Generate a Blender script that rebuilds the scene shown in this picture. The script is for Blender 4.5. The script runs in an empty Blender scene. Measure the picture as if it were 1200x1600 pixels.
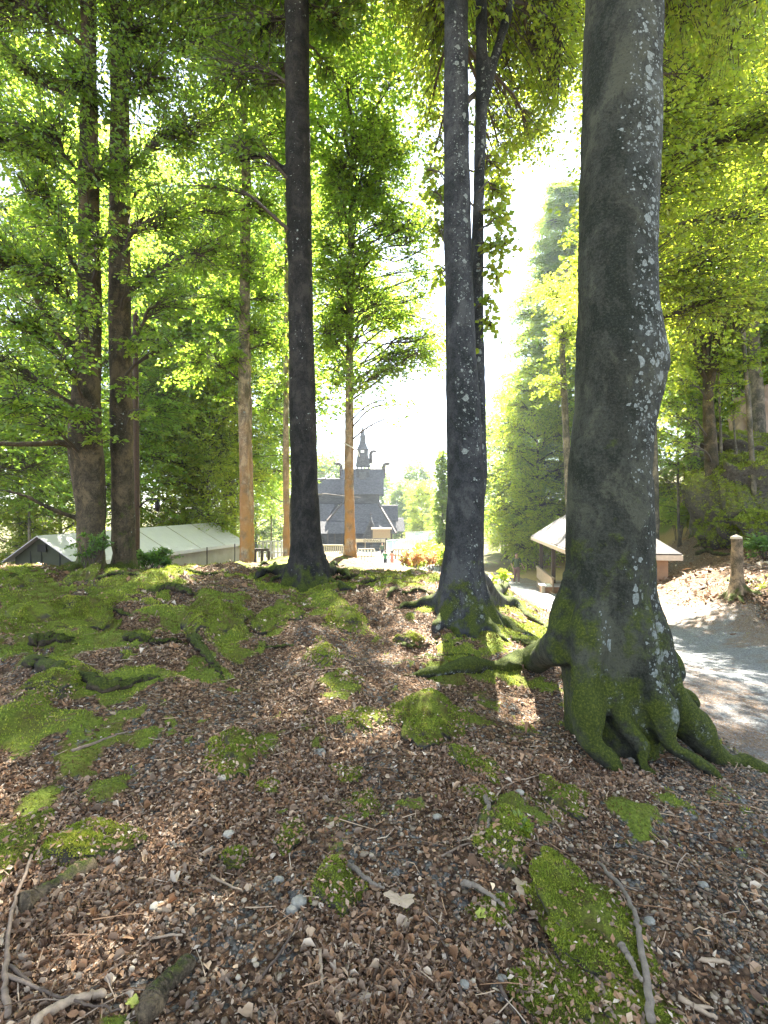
import bpy, math, random
import numpy as np
from mathutils import Vector
PI = math.pi
rad = math.radians
CZ = 1.6                      # eye height of the camera above the ground at its feet
FPX = 800.0                   # focal length in photo pixels (1200 x 1600)
sc = bpy.context.scene
COL = sc.collection

# ------------------------------------------------------------------ helpers
def P(px, py, d):
    """world point seen at photo pixel (px,py) at depth d metres"""
    return np.array([(px - 600) / FPX * d, d, CZ + (800 - py) / FPX * d])

def hash2(ix, iy, seed):
    h = (ix.astype(np.int64) * 374761393 + iy.astype(np.int64) * 668265263 + seed * 974634777) & 0xffffffff
    h = ((h ^ (h >> 13)) * 1274126177) & 0xffffffff
    h = h ^ (h >> 16)
    return (h & 0xffff) / 65535.0

def vnoise(x, y, seed=0):
    x = np.asarray(x, float); y = np.asarray(y, float)
    ix = np.floor(x).astype(np.int64); iy = np.floor(y).astype(np.int64)
    fx = x - ix; fy = y - iy
    fx = fx * fx * (3 - 2 * fx); fy = fy * fy * (3 - 2 * fy)
    a = hash2(ix, iy, seed); b = hash2(ix + 1, iy, seed)
    c = hash2(ix, iy + 1, seed); d = hash2(ix + 1, iy + 1, seed)
    return (a * (1 - fx) + b * fx) * (1 - fy) + (c * (1 - fx) + d * fx) * fy - 0.5

def fbm(x, y, seed=0, oct=3, gain=0.5):
    s = 0; a = 1; f = 1
    for o in range(oct):
        s = s + a * vnoise(np.asarray(x) * f + o * 17.3, np.asarray(y) * f - o * 9.1, seed + o)
        a *= gain; f *= 2.03
    return s

def fbm3(p, s, seed=0, oct=3):
    """cheap 3-D noise from three 2-D slices"""
    x, y, z = p[:, 0] * s, p[:, 1] * s, p[:, 2] * s
    return (fbm(x + z * .37, y - z * .51, seed, oct) + fbm(y + x * .41 + 31, z + x * .23, seed + 7, oct)
            + fbm(z - y * .29 + 57, x + y * .33, seed + 13, oct)) / 1.8

def norm(v):
    v = np.asarray(v, float)
    return v / np.maximum(np.linalg.norm(v, axis=-1, keepdims=True), 1e-9)

def mesh_np(name, verts, quads=None, tris=None, mats=(), attrs=None, smooth=True, mat_idx=None, uv=None):
    verts = np.asarray(verts, np.float32).reshape(-1, 3)
    q = np.zeros((0, 4), np.int32) if quads is None else np.asarray(quads, np.int32).reshape(-1, 4)
    t = np.zeros((0, 3), np.int32) if tris is None else np.asarray(tris, np.int32).reshape(-1, 3)
    me = bpy.data.meshes.new(name)
    me.vertices.add(len(verts)); me.vertices.foreach_set('co', verts.ravel())
    loops = np.concatenate([q.ravel(), t.ravel()])
    me.loops.add(len(loops)); me.loops.foreach_set('vertex_index', loops)
    n = len(q) + len(t)
    me.polygons.add(n)
    st = np.concatenate([np.arange(len(q)) * 4, len(q) * 4 + np.arange(len(t)) * 3]).astype(np.int32)
    me.polygons.foreach_set('loop_start', st)
    if mat_idx is not None:
        me.polygons.foreach_set('material_index', np.asarray(mat_idx, np.int32))
    me.polygons.foreach_set('use_smooth', np.full(n, smooth, bool))
    for m in mats: me.materials.append(m)
    if attrs:
        for k, v in attrs.items():
            a = me.attributes.new(k, 'FLOAT', 'POINT')
            a.data.foreach_set('value', np.asarray(v, np.float32))
    me.update(calc_edges=True)
    me.validate()
    return me

class MB:
    """collects pieces of ONE mesh"""
    def __init__(s): s.v = []; s.q = []; s.t = []; s.qm = []; s.tm = []; s.n = 0; s.a = []
    def add(s, v, q=None, t=None, m=0, a=0.0):
        v = np.asarray(v, float).reshape(-1, 3)
        s.v.append(v); s.a.append(np.broadcast_to(np.asarray(a, float), (len(v),)).copy())
        if q is not None and len(q):
            q = np.asarray(q).reshape(-1, 4); s.q.append(q + s.n); s.qm.append(np.full(len(q), m))
        if t is not None and len(t):
            t = np.asarray(t).reshape(-1, 3); s.t.append(t + s.n); s.tm.append(np.full(len(t), m))
        s.n += len(v)
        return s
    def box(s, lo, hi, m=0, rot=0, c=None):
        lo = np.array(lo, float); hi = np.array(hi, float)
        v = np.array([[x, y, z] for z in (lo[2], hi[2]) for y in (lo[1], hi[1]) for x in (lo[0], hi[0])])
        if rot:
            cc = np.array(c if c is not None else (lo + hi) / 2)
            R = np.array([[math.cos(rot), -math.sin(rot), 0], [math.sin(rot), math.cos(rot), 0], [0, 0, 1]])
            v = (v - cc) @ R.T + cc
        return s.add(v, [[0, 2, 3, 1], [4, 5, 7, 6], [0, 1, 5, 4], [1, 3, 7, 5], [3, 2, 6, 7], [2, 0, 4, 6]], m=m)
    def bar(s, a, b, w, h, m=0):
        """square bar from a to b"""
        a = np.array(a, float); b = np.array(b, float); d = norm(b - a)
        up = np.array([0, 0, 1.0]) if abs(d[2]) < .95 else np.array([0, 1.0, 0])
        x = norm(np.cross(d, up)); y = np.cross(x, d)
        v = []
        for p in (a, b):
            for sx, sy in ((-1, -1), (1, -1), (1, 1), (-1, 1)):
                v.append(p + x * sx * w / 2 + y * sy * h / 2)
        return s.add(v, [[3, 2, 1, 0], [4, 5, 6, 7], [0, 1, 5, 4], [1, 2, 6, 5], [2, 3, 7, 6], [3, 0, 4, 7]], m=m)
    def hull(s, bottom, top, m=0):
        """two loops of n points joined by sides and capped (n = 4)"""
        n = len(bottom); v = np.array(list(bottom) + list(top), float)
        q = [[i, (i + 1) % n, n + (i + 1) % n, n + i] for i in range(n)]
        s.add(v, q + ([[3, 2, 1, 0], [4, 5, 6, 7]] if n == 4 else []), m=m)
        return s
    def tube(s, path, radii, sides=8, m=0, cap=True, a=0.0):
        v, q, t = tube(path, radii, sides, cap)
        return s.add(v, q, t, m=m, a=a)
    def mesh(s, name, mats, smooth=True, attr=None):
        v = np.concatenate(s.v) if s.v else np.zeros((0, 3))
        q = np.concatenate(s.q) if s.q else None; t = np.concatenate(s.t) if s.t else None
        mi = np.concatenate(s.qm + s.tm) if (s.qm or s.tm) else None
        return mesh_np(name, v, q, t, mats, {attr: np.concatenate(s.a)} if attr else None, smooth, mi)

def frames(path):
    p = np.asarray(path, float); n = len(p)
    T = np.zeros_like(p); T[1:-1] = p[2:] - p[:-2]; T[0] = p[1] - p[0]; T[-1] = p[-1] - p[-2]; T = norm(T)
    up = np.array([0.3, 0.2, 1.0]) if abs(T[0][2]) < .8 else np.array([0.15, 1.0, 0.1])
    x = norm(np.cross(T[0], up)); X = [x]
    for i in range(1, n):
        x = X[-1] - T[i] * np.dot(X[-1], T[i]); X.append(norm(x))
    X = np.array(X); Y = np.cross(T, X)
    return p, T, X, Y

def tube(path, radii, sides=8, cap=True):
    p, T, X, Y = frames(path); n = len(p)
    r = np.broadcast_to(np.asarray(radii, float), (n,))
    th = np.arange(sides) / sides * 2 * PI
    v = p[:, None] + r[:, None, None] * (np.cos(th)[None, :, None] * X[:, None] + np.sin(th)[None, :, None] * Y[:, None])
    v = v.reshape(-1, 3)
    i = np.arange(n - 1)[:, None] * sides; j = np.arange(sides)[None]; k = (j + 1) % sides
    q = np.stack([i + j, i + k, i + sides + k, i + sides + j], -1).reshape(-1, 4)
    t = None
    if cap:
        v = np.vstack([v, p[:1] - T[:1] * r[0] * .2, p[-1:] + T[-1:] * r[-1] * .5])
        a = n * sides; b = a + 1; jj = np.arange(sides); kk = (jj + 1) % sides
        t = np.vstack([np.stack([np.full(sides, a), kk, jj], 1), np.stack([np.full(sides, b), (n - 1) * sides + jj, (n - 1) * sides + kk], 1)])
    return v, q, t

def spline(pts, n):
    """Catmull-Rom through pts"""
    p = np.asarray(pts, float)
    if len(p) == 2: return p[0] + (p[1] - p[0]) * np.linspace(0, 1, n)[:, None]
    e = np.vstack([2 * p[0] - p[1], p, 2 * p[-1] - p[-2]])
    u = np.linspace(0, len(p) - 1, n); i = np.minimum(u.astype(int), len(p) - 2); f = (u - i)[:, None]
    a, b, c, d = e[i], e[i + 1], e[i + 2], e[i + 3]
    return .5 * (2 * b + (c - a) * f + (2 * a - 5 * b + 4 * c - d) * f ** 2 + (3 * b - a - 3 * c + d) * f ** 3)

def link(name, me, parent=None, loc=None):
    o = bpy.data.objects.new(name, me); COL.objects.link(o)
    if parent is not None: o.parent = parent
    if loc is not None: o.location = loc
    return o

def thing(name, label, cat, loc, group=None, rotz=0):
    o = bpy.data.objects.new(name, None); COL.objects.link(o)
    o.empty_display_size = .2
    o.location = loc; o.rotation_euler = (0, 0, rotz); o['label'] = label; o['category'] = cat
    if group: o['group'] = group
    return o

def tag(o, label, cat, group=None):
    o['label'] = label; o['category'] = cat
    if group: o['group'] = group
    return o

def kind(o, k): o['kind'] = k; return o

# ------------------------------------------------------------------ materials
def mat(name):
    m = bpy.data.materials.new(name); m.use_nodes = True
    nt = m.node_tree; b = nt.nodes['Principled BSDF']
    return m, nt, b
def N(nt, t, **kw):
    n = nt.nodes.new(t)
    for k, v in kw.items():
        if k.startswith('i_'):
            key = k[2:]; key = int(key) if key.isdigit() else key.replace('_', ' ')
            n.inputs[key].default_value = v
        else: setattr(n, k, v)
    return n
def L(nt, a, b): nt.links.new(a, b)
def ramp(nt, fac, stops, interp='LINEAR'):
    r = N(nt, 'ShaderNodeValToRGB'); cr = r.color_ramp; cr.interpolation = interp
    while len(cr.elements) < len(stops): cr.elements.new(.5)
    for e, (p, c) in zip(cr.elements, stops): e.position = p; e.color = (*c, 1) if len(c) == 3 else c
    L(nt, fac, r.inputs[0]); return r.outputs[0]
def mix(nt, fac, a, b, blend='MIX'):
    n = N(nt, 'ShaderNodeMix', data_type='RGBA', blend_type=blend)
    if isinstance(fac, (int, float)): n.inputs[0].default_value = fac
    else: L(nt, fac, n.inputs[0])
    for s, v in ((6, a), (7, b)):
        if isinstance(v, tuple): n.inputs[s].default_value = (*v, 1) if len(v) == 3 else v
        else: L(nt, v, n.inputs[s])
    return n.outputs[2]
def math_n(nt, op, a, b=None, c=None, clamp=False):
    n = N(nt, 'ShaderNodeMath', operation=op, use_clamp=clamp)
    for i, v in enumerate((a, b, c)):
        if v is None: continue
        if isinstance(v, (int, float)): n.inputs[i].default_value = v
        else: L(nt, v, n.inputs[i])
    return n.outputs[0]
def noise(nt, co, scale, detail=4, rough=.55, dist=0):
    n = N(nt, 'ShaderNodeTexNoise'); n.inputs['Scale'].default_value = scale; n.inputs['Detail'].default_value = detail
    n.inputs['Roughness'].default_value = rough; n.inputs['Distortion'].default_value = dist
    if co is not None: L(nt, co, n.inputs['Vector'])
    return n.outputs[0]
def voro(nt, co, scale, feature='F1'):
    n = N(nt, 'ShaderNodeTexVoronoi', feature=feature); n.inputs['Scale'].default_value = scale
    if co is not None: L(nt, co, n.inputs['Vector'])
    return n
def objco(nt): return N(nt, 'ShaderNodeTexCoord').outputs['Object']
def geopos(nt): return N(nt, 'ShaderNodeNewGeometry').outputs['Position']
def mapping(nt, co, scale):
    m = N(nt, 'ShaderNodeMapping'); m.inputs['Scale'].default_value = scale; L(nt, co, m.inputs['Vector']); return m.outputs[0]
def bump(nt, b, h, strength=.5, dist=.02):
    n = N(nt, 'ShaderNodeBump'); n.inputs['Strength'].default_value = strength; n.inputs['Distance'].default_value = dist
    L(nt, h, n.inputs['Height']); L(nt, n.outputs[0], b.inputs['Normal'])
def step(nt, v, lo, hi):
    n = N(nt, 'ShaderNodeMapRange'); n.inputs[1].default_value = lo; n.inputs[2].default_value = hi
    L(nt, v, n.inputs[0]); return n.outputs[0]
def attr(nt, name): return N(nt, 'ShaderNodeAttribute', attribute_name=name).outputs['Fac']

def simple(name, col, rough=.7, var=.25, scale=8, metal=0, bumpk=.2):
    m, nt, b = mat(name); co = objco(nt)
    n = noise(nt, co, scale, 5)
    c = ramp(nt, n, [(.25, tuple(x * (1 - var) for x in col)), (.75, tuple(min(1, x * (1 + var)) for x in col))])
    L(nt, c, b.inputs['Base Color']); b.inputs['Roughness'].default_value = rough; b.inputs['Metallic'].default_value = metal
    if bumpk: bump(nt, b, noise(nt, co, scale * 6, 4), bumpk, .01)
    return m

def leaf_mat(name, stops, trans, tmix=.5, gloss=.06):
    m, nt, b = mat(name); nt.nodes.remove(b)
    out = nt.nodes['Material Output']
    t = attr(nt, 'tone')
    c = ramp(nt, t, stops); ct = ramp(nt, t, trans)
    d = N(nt, 'ShaderNodeBsdfDiffuse'); L(nt, c, d.inputs[0])
    tr = N(nt, 'ShaderNodeBsdfTranslucent'); L(nt, ct, tr.inputs[0])
    mx = N(nt, 'ShaderNodeMixShader'); mx.inputs[0].default_value = tmix
    L(nt, d.outputs[0], mx.inputs[1]); L(nt, tr.outputs[0], mx.inputs[2])
    g = N(nt, 'ShaderNodeBsdfGlossy'); g.inputs['Roughness'].default_value = .45; g.inputs[0].default_value = (.8, .9, .8, 1)
    m2 = N(nt, 'ShaderNodeMixShader'); m2.inputs[0].default_value = gloss
    L(nt, mx.outputs[0], m2.inputs[1]); L(nt, g.outputs[0], m2.inputs[2]); L(nt, m2.outputs[0], out.inputs[0])
    return m

M = {}
M['leaf'] = leaf_mat('beech_leaf', [(0, (.05, .115, .025)), (.5, (.075, .16, .03)), (1, (.12, .20, .035))],
                     [(0, (.26, .46, .04)), (.5, (.44, .64, .055)), (1, (.64, .74, .08))], .57)
M['leaf_y'] = leaf_mat('yellow_sunlit_leaf', [(0, (.07, .14, .022)), (1, (.13, .19, .028))],
                       [(0, (.40, .58, .04)), (.6, (.60, .70, .05)), (1, (.74, .74, .07))], .6)  # yellow-green leaf, glow of sun shining through put into the colour
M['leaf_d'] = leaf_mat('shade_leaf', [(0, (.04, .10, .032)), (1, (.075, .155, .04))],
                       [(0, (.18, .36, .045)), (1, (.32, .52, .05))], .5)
M['needle'] = leaf_mat('hemlock_needle', [(0, (.06, .12, .04)), (1, (.11, .18, .05))],
                       [(0, (.32, .50, .07)), (1, (.56, .64, .09))], .54)
M['leaf_f'] = leaf_mat('far_leaf', [(0, (.06, .12, .03)), (1, (.14, .2, .05))],
                       [(0, (.28, .44, .06)), (1, (.52, .60, .1))], .52)
M['twig'] = simple('twig_bark', (.075, .062, .05), .85, .3, 20)

def bark(name, base, moss_h=1.2, moss_amt=.5, lichen=.0, lich_axis=None, scale=1.0, dark=.5, warm=None, up_moss=1.0):
    """beech bark: grey with dark blotches, white lichen scabs, moss on the foot and on upward faces"""
    m, nt, b = mat(name); co = objco(nt)
    st = mapping(nt, co, (1, 1, .35))
    n1 = noise(nt, st, 5 * scale, 8, .68, .6)
    n2 = noise(nt, mapping(nt, co, (1, 1, .8)), 22 * scale, 6, .65)
    c = ramp(nt, n1, [(.28, tuple(x * dark * .6 for x in base)), (.48, base), (.62, tuple(x * 1.25 for x in base)), (.8, tuple(x * .8 for x in base))])
    c = mix(nt, math_n(nt, 'MULTIPLY', step(nt, n2, .48, .68), .7), c, tuple(x * dark * .55 for x in base))
    big = noise(nt, mapping(nt, co, (1, 1, .7)), 2.3 * scale, 8, .75, .4)
    c = mix(nt, math_n(nt, 'MULTIPLY', step(nt, big, .52, .57), .85), c, (base[0] * .34, base[1] * .42, base[2] * .36))
    c = mix(nt, math_n(nt, 'MULTIPLY', step(nt, big, .485, .42), .85), c, (base[0] * 2.1, base[1] * 2.05, base[2] * 1.85))
    n3 = noise(nt, co, 75, 5, .7)
    c = mix(nt, math_n(nt, 'MULTIPLY', step(nt, n3, .5, .66), .55), c, tuple(min(1, x * 1.9) for x in base))
    c = mix(nt, math_n(nt, 'MULTIPLY', step(nt, n3, .46, .34), .6), c, tuple(x * .3 for x in base))
    # rings and cracks
    rg = noise(nt, mapping(nt, co, (1.2, 1.2, 9)), 3 * scale, 4, .6)
    c = mix(nt, math_n(nt, 'MULTIPLY', step(nt, rg, .60, .72), .35), c, tuple(x * .35 for x in base))
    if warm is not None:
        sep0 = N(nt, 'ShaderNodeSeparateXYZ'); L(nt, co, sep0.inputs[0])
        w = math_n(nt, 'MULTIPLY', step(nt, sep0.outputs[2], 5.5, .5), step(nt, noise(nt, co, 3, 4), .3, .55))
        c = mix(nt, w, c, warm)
    if lichen > 0:
        cov = noise(nt, mapping(nt, co, (1, 1, .5)), 1.6, 4, .6)
        if lich_axis is not None:
            sp = N(nt, 'ShaderNodeVectorMath', operation='DOT_PRODUCT'); sp.inputs[1].default_value = lich_axis
            nn = N(nt, 'ShaderNodeNewGeometry'); L(nt, nn.outputs['Normal'], sp.inputs[0])
            cov = math_n(nt, 'ADD', cov, math_n(nt, 'MULTIPLY', math_n(nt, 'SUBTRACT', sp.outputs['Value'], .78), .9))
        warp = N(nt, 'ShaderNodeVectorMath', operation='ADD'); L(nt, co, warp.inputs[0])
        nz = N(nt, 'ShaderNodeTexNoise'); nz.inputs['Scale'].default_value = 30; L(nt, co, nz.inputs['Vector'])
        sc_ = N(nt, 'ShaderNodeVectorMath', operation='SCALE'); sc_.inputs['Scale'].default_value = .035; L(nt, nz.outputs[1], sc_.inputs[0]); L(nt, sc_.outputs[0], warp.inputs[1])
        msk = None
        for s_, r_ in ((11, .30), (26, .30), (60, .28)):
            v = voro(nt, warp.outputs[0], s_)
            sepc = N(nt, 'ShaderNodeSeparateColor'); L(nt, v.outputs['Color'], sepc.inputs[0])
            pick = math_n(nt, 'LESS_THAN', sepc.outputs[0], math_n(nt, 'MULTIPLY', step(nt, cov, .50, .80), 1.0 * lichen))
            blob = math_n(nt, 'LESS_THAN', v.outputs['Distance'], math_n(nt, 'MULTIPLY', sepc.outputs[1], r_ + .25))
            k = math_n(nt, 'MULTIPLY', pick, blob)
            msk = k if msk is None else math_n(nt, 'MAXIMUM', msk, k)
        c = mix(nt, math_n(nt, 'MULTIPLY', math_n(nt, 'MULTIPLY', step(nt, cov, .52, .8), step(nt, noise(nt, co, 9, 6, .75), .46, .6)), .7 * lichen), c, (.105, .115, .112))
        lc = ramp(nt, noise(nt, co, 60, 4), [(.3, (.11, .13, .12)), (.7, (.30, .335, .315))])
        c = mix(nt, msk, c, lc)
    # moss
    sep = N(nt, 'ShaderNodeSeparateXYZ'); L(nt, co, sep.inputs[0])
    gn = N(nt, 'ShaderNodeNewGeometry'); sn = N(nt, 'ShaderNodeSeparateXYZ'); L(nt, gn.outputs['Normal'], sn.inputs[0])
    hz = step(nt, sep.outputs[2], moss_h, 0.0)
    amt = math_n(nt, 'ADD', math_n(nt, 'MULTIPLY', hz, moss_amt), math_n(nt, 'MULTIPLY', math_n(nt, 'MULTIPLY', sn.outputs[2], .55 * up_moss), step(nt, sep.outputs[2], 1.8, .3)))
    mn = noise(nt, co, 4.5, 7, .7)
    mm = step(nt, math_n(nt, 'ADD', amt, math_n(nt, 'MULTIPLY', math_n(nt, 'SUBTRACT', mn, .5), 2.0)), .42, .72)
    mc = ramp(nt, noise(nt, co, 70, 5, .7), [(.25, (.014, .022, .005)), (.5, (.055, .075, .012)), (.75, (.17, .19, .025))])
    c = mix(nt, mm, c, mc)
    L(nt, c, b.inputs['Base Color']); b.inputs['Roughness'].default_value = .88
    b.inputs['Specular IOR Level'].default_value = .25
    h = math_n(nt, 'ADD', math_n(nt, 'MULTIPLY', n2, .7), math_n(nt, 'MULTIPLY', rg, .4))
    h = math_n(nt, 'ADD', h, math_n(nt, 'MULTIPLY', n3, .35))
    h = math_n(nt, 'ADD', h, math_n(nt, 'MULTIPLY', math_n(nt, 'MULTIPLY', noise(nt, co, 130, 4, .8), mm), .9))
    bump(nt, b, h, .75, .03)
    return m
M['bark_big'] = bark('old_beech_bark', (.036, .039, .030), 2.8, .66, .75, (.42, -.9, .1), 1.0, .45)
M['bark_mid'] = bark('beech_bark', (.036, .039, .043), 1.5, .42, .3, (.2, -.98, .1), 1.2, .5)
M['bark_dark'] = bark('rough_bark', (.025, .024, .023), 1.1, .42, .15, None, 1.6, .4)
M['bark_left'] = bark('brown_bark', (.072, .058, .038), 2.6, .5, .15, None, 1.2, .35)
M['bark_warm'] = bark('lit_bark', (.22, .19, .15), 1.0, .25, .1, None, 1.5, .5, warm=(.36, .19, .07))  # orange sunlight on the lower trunk painted into the bark
M['bark_far'] = bark('forest_bark', (.13, .115, .09), 1.2, .45, 0, None, 1.2, .5)

def moss_mat():
    m, nt, b = mat('moss'); co = geopos(nt)
    c = ramp(nt, noise(nt, co, 60, 5, .7), [(.25, (.022, .05, .007)), (.5, (.07, .125, .014)), (.72, (.15, .21, .024))])
    big = noise(nt, co, 3.5, 4, .6)
    c = mix(nt, math_n(nt, 'MULTIPLY', step(nt, big, .48, .7), .55), c, (.13, .115, .02))
    L(nt, c, b.inputs['Base Color']); b.inputs['Roughness'].default_value = .95; b.inputs['Specular IOR Level'].default_value = .1
    bump(nt, b, noise(nt, co, 120, 6, .8), .9, .02)
    return m
M['moss'] = moss_mat()
M['moss_tuft'] = leaf_mat('moss_tuft', [(0, (.13, .09, .03)), (.15, (.085, .115, .018)), (.5, (.21, .285, .036)), (.8, (.32, .40, .052)), (1, (.44, .44, .08))],
                          [(0, (.14, .11, .03)), (.5, (.28, .34, .04)), (1, (.44, .44, .06))], .38, .02)
# ------------------------------------------------------------------ terrain
CTRL = [  # (x, y, height relative to the camera)
 (0,0,-1.58),(-2,.8,-1.52),(2,.8,-1.64),(0,3,-1.52),(-3,3,-1.42),(1.6,3.7,-1.63),(1.6,2.2,-1.66),(-1.5,8.9,-1.17),(1.07,6.6,-1.36),
 (-5.4,9.5,-1.08),(-8,9.5,-1.1),(-7,4.5,-1.2),(-5,6,-1.18),(-3.2,6,-1.22),(-1,6,-1.30),(-3.5,10,-1.08),(-12,9,-1.2),(-16,6,-1.6),(-6,1,-1.5),
 (.6,10.5,-1.27),(2.3,10,-1.42),(1.5,8.5,-1.3),
 (-6,13,-1.9),(-9,13.5,-2.4),(-11,18,-3.3),(-9,30,-3.6),(-14,22,-3.4),(-18,14,-3.0),
 (-3.7,15,-1.52),(-1.1,16,-1.44),(-2.8,17,-1.5),(1.2,20,-2.3),(2.5,22,-2.6),(0,22,-2.3),(.4,34,-3.7),(-8,24,-3.2),(-5,24,-2.9),(6,36,-4.2),
 (3.4,4.9,-1.86),(4.6,7,-2.05),(5.6,9,-2.28),(6.2,12,-2.65),(6.4,17,-3.2),(7.8,24,-3.75),(7.4,29,-4.0),(3.9,12,-2.5),(4.6,17,-3.1),(2.9,4.0,-1.82),(2.6,8,-1.74),(3.4,9.5,-2.12),(3.2,14,-2.65),
 (8.0,22,-3.45),(10.2,26,-3.6),(9.9,16.2,-2.0),(8.6,15,-1.95),(12,19,-1.8),
 (7.4,10.7,-1.74),(7.2,9.4,-1.9),(5,4,-1.75),(8,6,-1.55),(10.5,14,-1.38),(12.75,20,-1.22),(14,16,-.6),(15,20,.1),(18,22,1.9),(19,15,1.2),(24,26,5.0),(24,14,3.2),(14,8,-.6),(22,5,1.0),
 (15,30,-2.6),(20,36,.8),(30,40,6),(16,44,-3.2),(40,30,10),(40,60,9),(40,8,5),
 (-4,-8,-1.4),(4,-8,-1.6),(-20,-10,-1.6),(20,-8,0),
 (-3,50,-4.4),(-3,80,-5.6),(10,60,-5.0),(-20,50,-4.6),(20,80,-5.2),(-20,90,-6),(-30,30,-4),(-40,12,-3.6),(-60,60,-5),(0,130,-6.5),(60,130,0),(-60,140,-5),
 (0,320,0),(-150,300,2),(150,300,8),(300,150,20),(-300,100,4),(-300,-50,0),(300,-50,12),(0,-60,-1.5)]
_c = np.array(CTRL, float)
def _phi(r): return np.sqrt(r * r + 1.0)
_A = _phi(np.hypot(_c[:, None, 0] - _c[None, :, 0], _c[:, None, 1] - _c[None, :, 1]))
_n = len(_c)
_S = np.zeros((_n + 1, _n + 1)); _S[:_n, :_n] = _A + np.eye(_n) * .02; _S[:_n, _n] = 1; _S[_n, :_n] = 1
_w = np.linalg.solve(_S, np.concatenate([_c[:, 2], [0]]))

def base_z(x, y):
    x = np.asarray(x, float); y = np.asarray(y, float); sh = x.shape
    x = x.ravel(); y = y.ravel(); out = np.empty(len(x))
    for s in range(0, len(x), 40000):
        xs = x[s:s + 40000, None]; ys = y[s:s + 40000, None]
        out[s:s + 40000] = _phi(np.hypot(xs - _c[None, :, 0], ys - _c[None, :, 1])) @ _w[:_n] + _w[_n]
    return (out + CZ).reshape(sh)

# the gravel path: centre line and half width
PATH = np.array([(3.3,-6,1.35),(3.4,-1,1.3),(3.55,2.5,1.15),(3.95,4.4,1.2),(4.75,7,1.45),(5.4,9.5,1.6),(5.7,13,1.5),(6.1,18,1.55),(6.6,23,1.9),(6.4,29,2.5),(4.5,36,2.6),(1.5,44,3),(-1,56,4)])
PS = spline(PATH, 240)
def path_uv(x, y):
    x = np.asarray(x, float).ravel(); y = np.asarray(y, float).ravel(); best = np.full(len(x), 1e9); u = np.zeros(len(x))
    for s in range(0, len(x), 20000):
        d = np.hypot(x[s:s + 20000, None] - PS[None, :, 0], y[s:s + 20000, None] - PS[None, :, 1]) / PS[None, :, 2]
        best[s:s + 20000] = d.min(1)
    return best

RIDGES = []   # world polylines (pts Nx2, height, width) swelling of buried roots, filled below
def ridge_z(x, y):
    z = np.zeros_like(x)
    for pts, h, w in RIDGES:
        lo = pts.min(0) - 4 * w; hi = pts.max(0) + 4 * w
        k = np.where((x > lo[0]) & (x < hi[0]) & (y > lo[1]) & (y < hi[1]))[0]
        if not len(k): continue
        d = np.full(len(k), 1e9); t = np.zeros(len(k))
        for i in range(len(pts) - 1):
            a = pts[i]; b = pts[i + 1]; ab = b - a
            tt = np.clip(((x[k] - a[0]) * ab[0] + (y[k] - a[1]) * ab[1]) / max(ab @ ab, 1e-9), 0, 1)
            dd = np.hypot(x[k] - a[0] - tt * ab[0], y[k] - a[1] - tt * ab[1])
            c = dd < d; d[c] = dd[c]; t[c] = (i + tt[c]) / (len(pts) - 1)
        z[k] = np.maximum(z[k], h * np.exp(-(d / w) ** 2) * (1 - .35 * t))
    return z

def ground(x, y):
    x = np.atleast_1d(np.asarray(x, float)); y = np.atleast_1d(np.asarray(y, float)); sh = x.shape
    x = x.ravel(); y = y.ravel()
    z = base_z(x, y)
    u = path_uv(x, y)
    off = np.clip((u - .9) / .5, 0, 1)                    # 0 on the path
    near = np.clip(1.6 - np.hypot(x, y) / 20, .25, 1)
    z = z + off * near * (.22 * fbm(x * .9, y * .9, 3, 3) * np.clip(y / 5, .35, 1) + (.07 + .05 * np.clip((y - 3.5) / 3, 0, 1)) * fbm(x * 3.1, y * 3.1, 11, 4))
    z = z + ridge_z(x, y) * off
    z = z - .06 * np.clip((1.0 - u) / .12, 0, 1)
    return z.reshape(sh)
def gz(x, y): return float(ground([x], [y])[0])

def G(px, py, far=60):
    """where the sight line through a photo pixel meets the ground"""
    d = np.geomspace(.9, far, 700); x = (px - 600) / FPX * d; zr = CZ + (800 - py) / FPX * d
    g = ground(x, d); k = np.where(zr < g)[0]
    if not len(k): i = len(d) - 1; return np.array([x[i], d[i], g[i]])
    i = k[0]; j = max(i - 1, 0); a = zr[j] - g[j]; b = g[i] - zr[i]; t = a / max(a + b, 1e-6)
    dd = d[j] + (d[i] - d[j]) * t
    return np.array([(px - 600) / FPX * dd, dd, gz((px - 600) / FPX * dd, dd)])

def add_ridge(pix, h, w):
    RIDGES_NEW.append((np.array([G(*p)[:2] for p in pix]), h, w))
RIDGES_NEW = []
for pix, h, w in [
  ([(20,1040),(90,1052),(160,1078),(235,1062),(272,1072)], .10, .11),
  ([(0,1140),(60,1105),(120,1085),(170,1072)], .10, .16),
  ([(60,1012),(150,1002),(225,1008),(290,1000)], .12, .13),
  ([(100,958),(170,950),(230,962)], .10, .16),
  ([(295,965),(315,1000),(335,1040),(355,1068)], .10, .10),
  ([(225,925),(270,922),(318,926)], .10, .12),
  ([(320,935),(345,950),(360,985)], .13, .22),
  ([(430,930),(440,960),(450,975)], .08, .2),
  ([(500,940),(530,960),(560,985)], .10, .2),
  ([(480,985),(500,1010),(510,1040)], .09, .12),
  ([(150,900),(230,905),(300,900)], .10, .25),
  ([(0,985),(60,975),(110,985)], .10, .3),
  ([(0,905),(60,900),(130,898)], .12, .3),
  ([(600,930),(650,935),(690,945)], .07, .12),
  ([(560,905),(620,915),(650,930)], .07, .14),
  ([(640,1045),(700,1050),(780,1050)], .05, .08),
]: add_ridge(pix, h, w)
RIDGES += RIDGES_NEW

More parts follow.
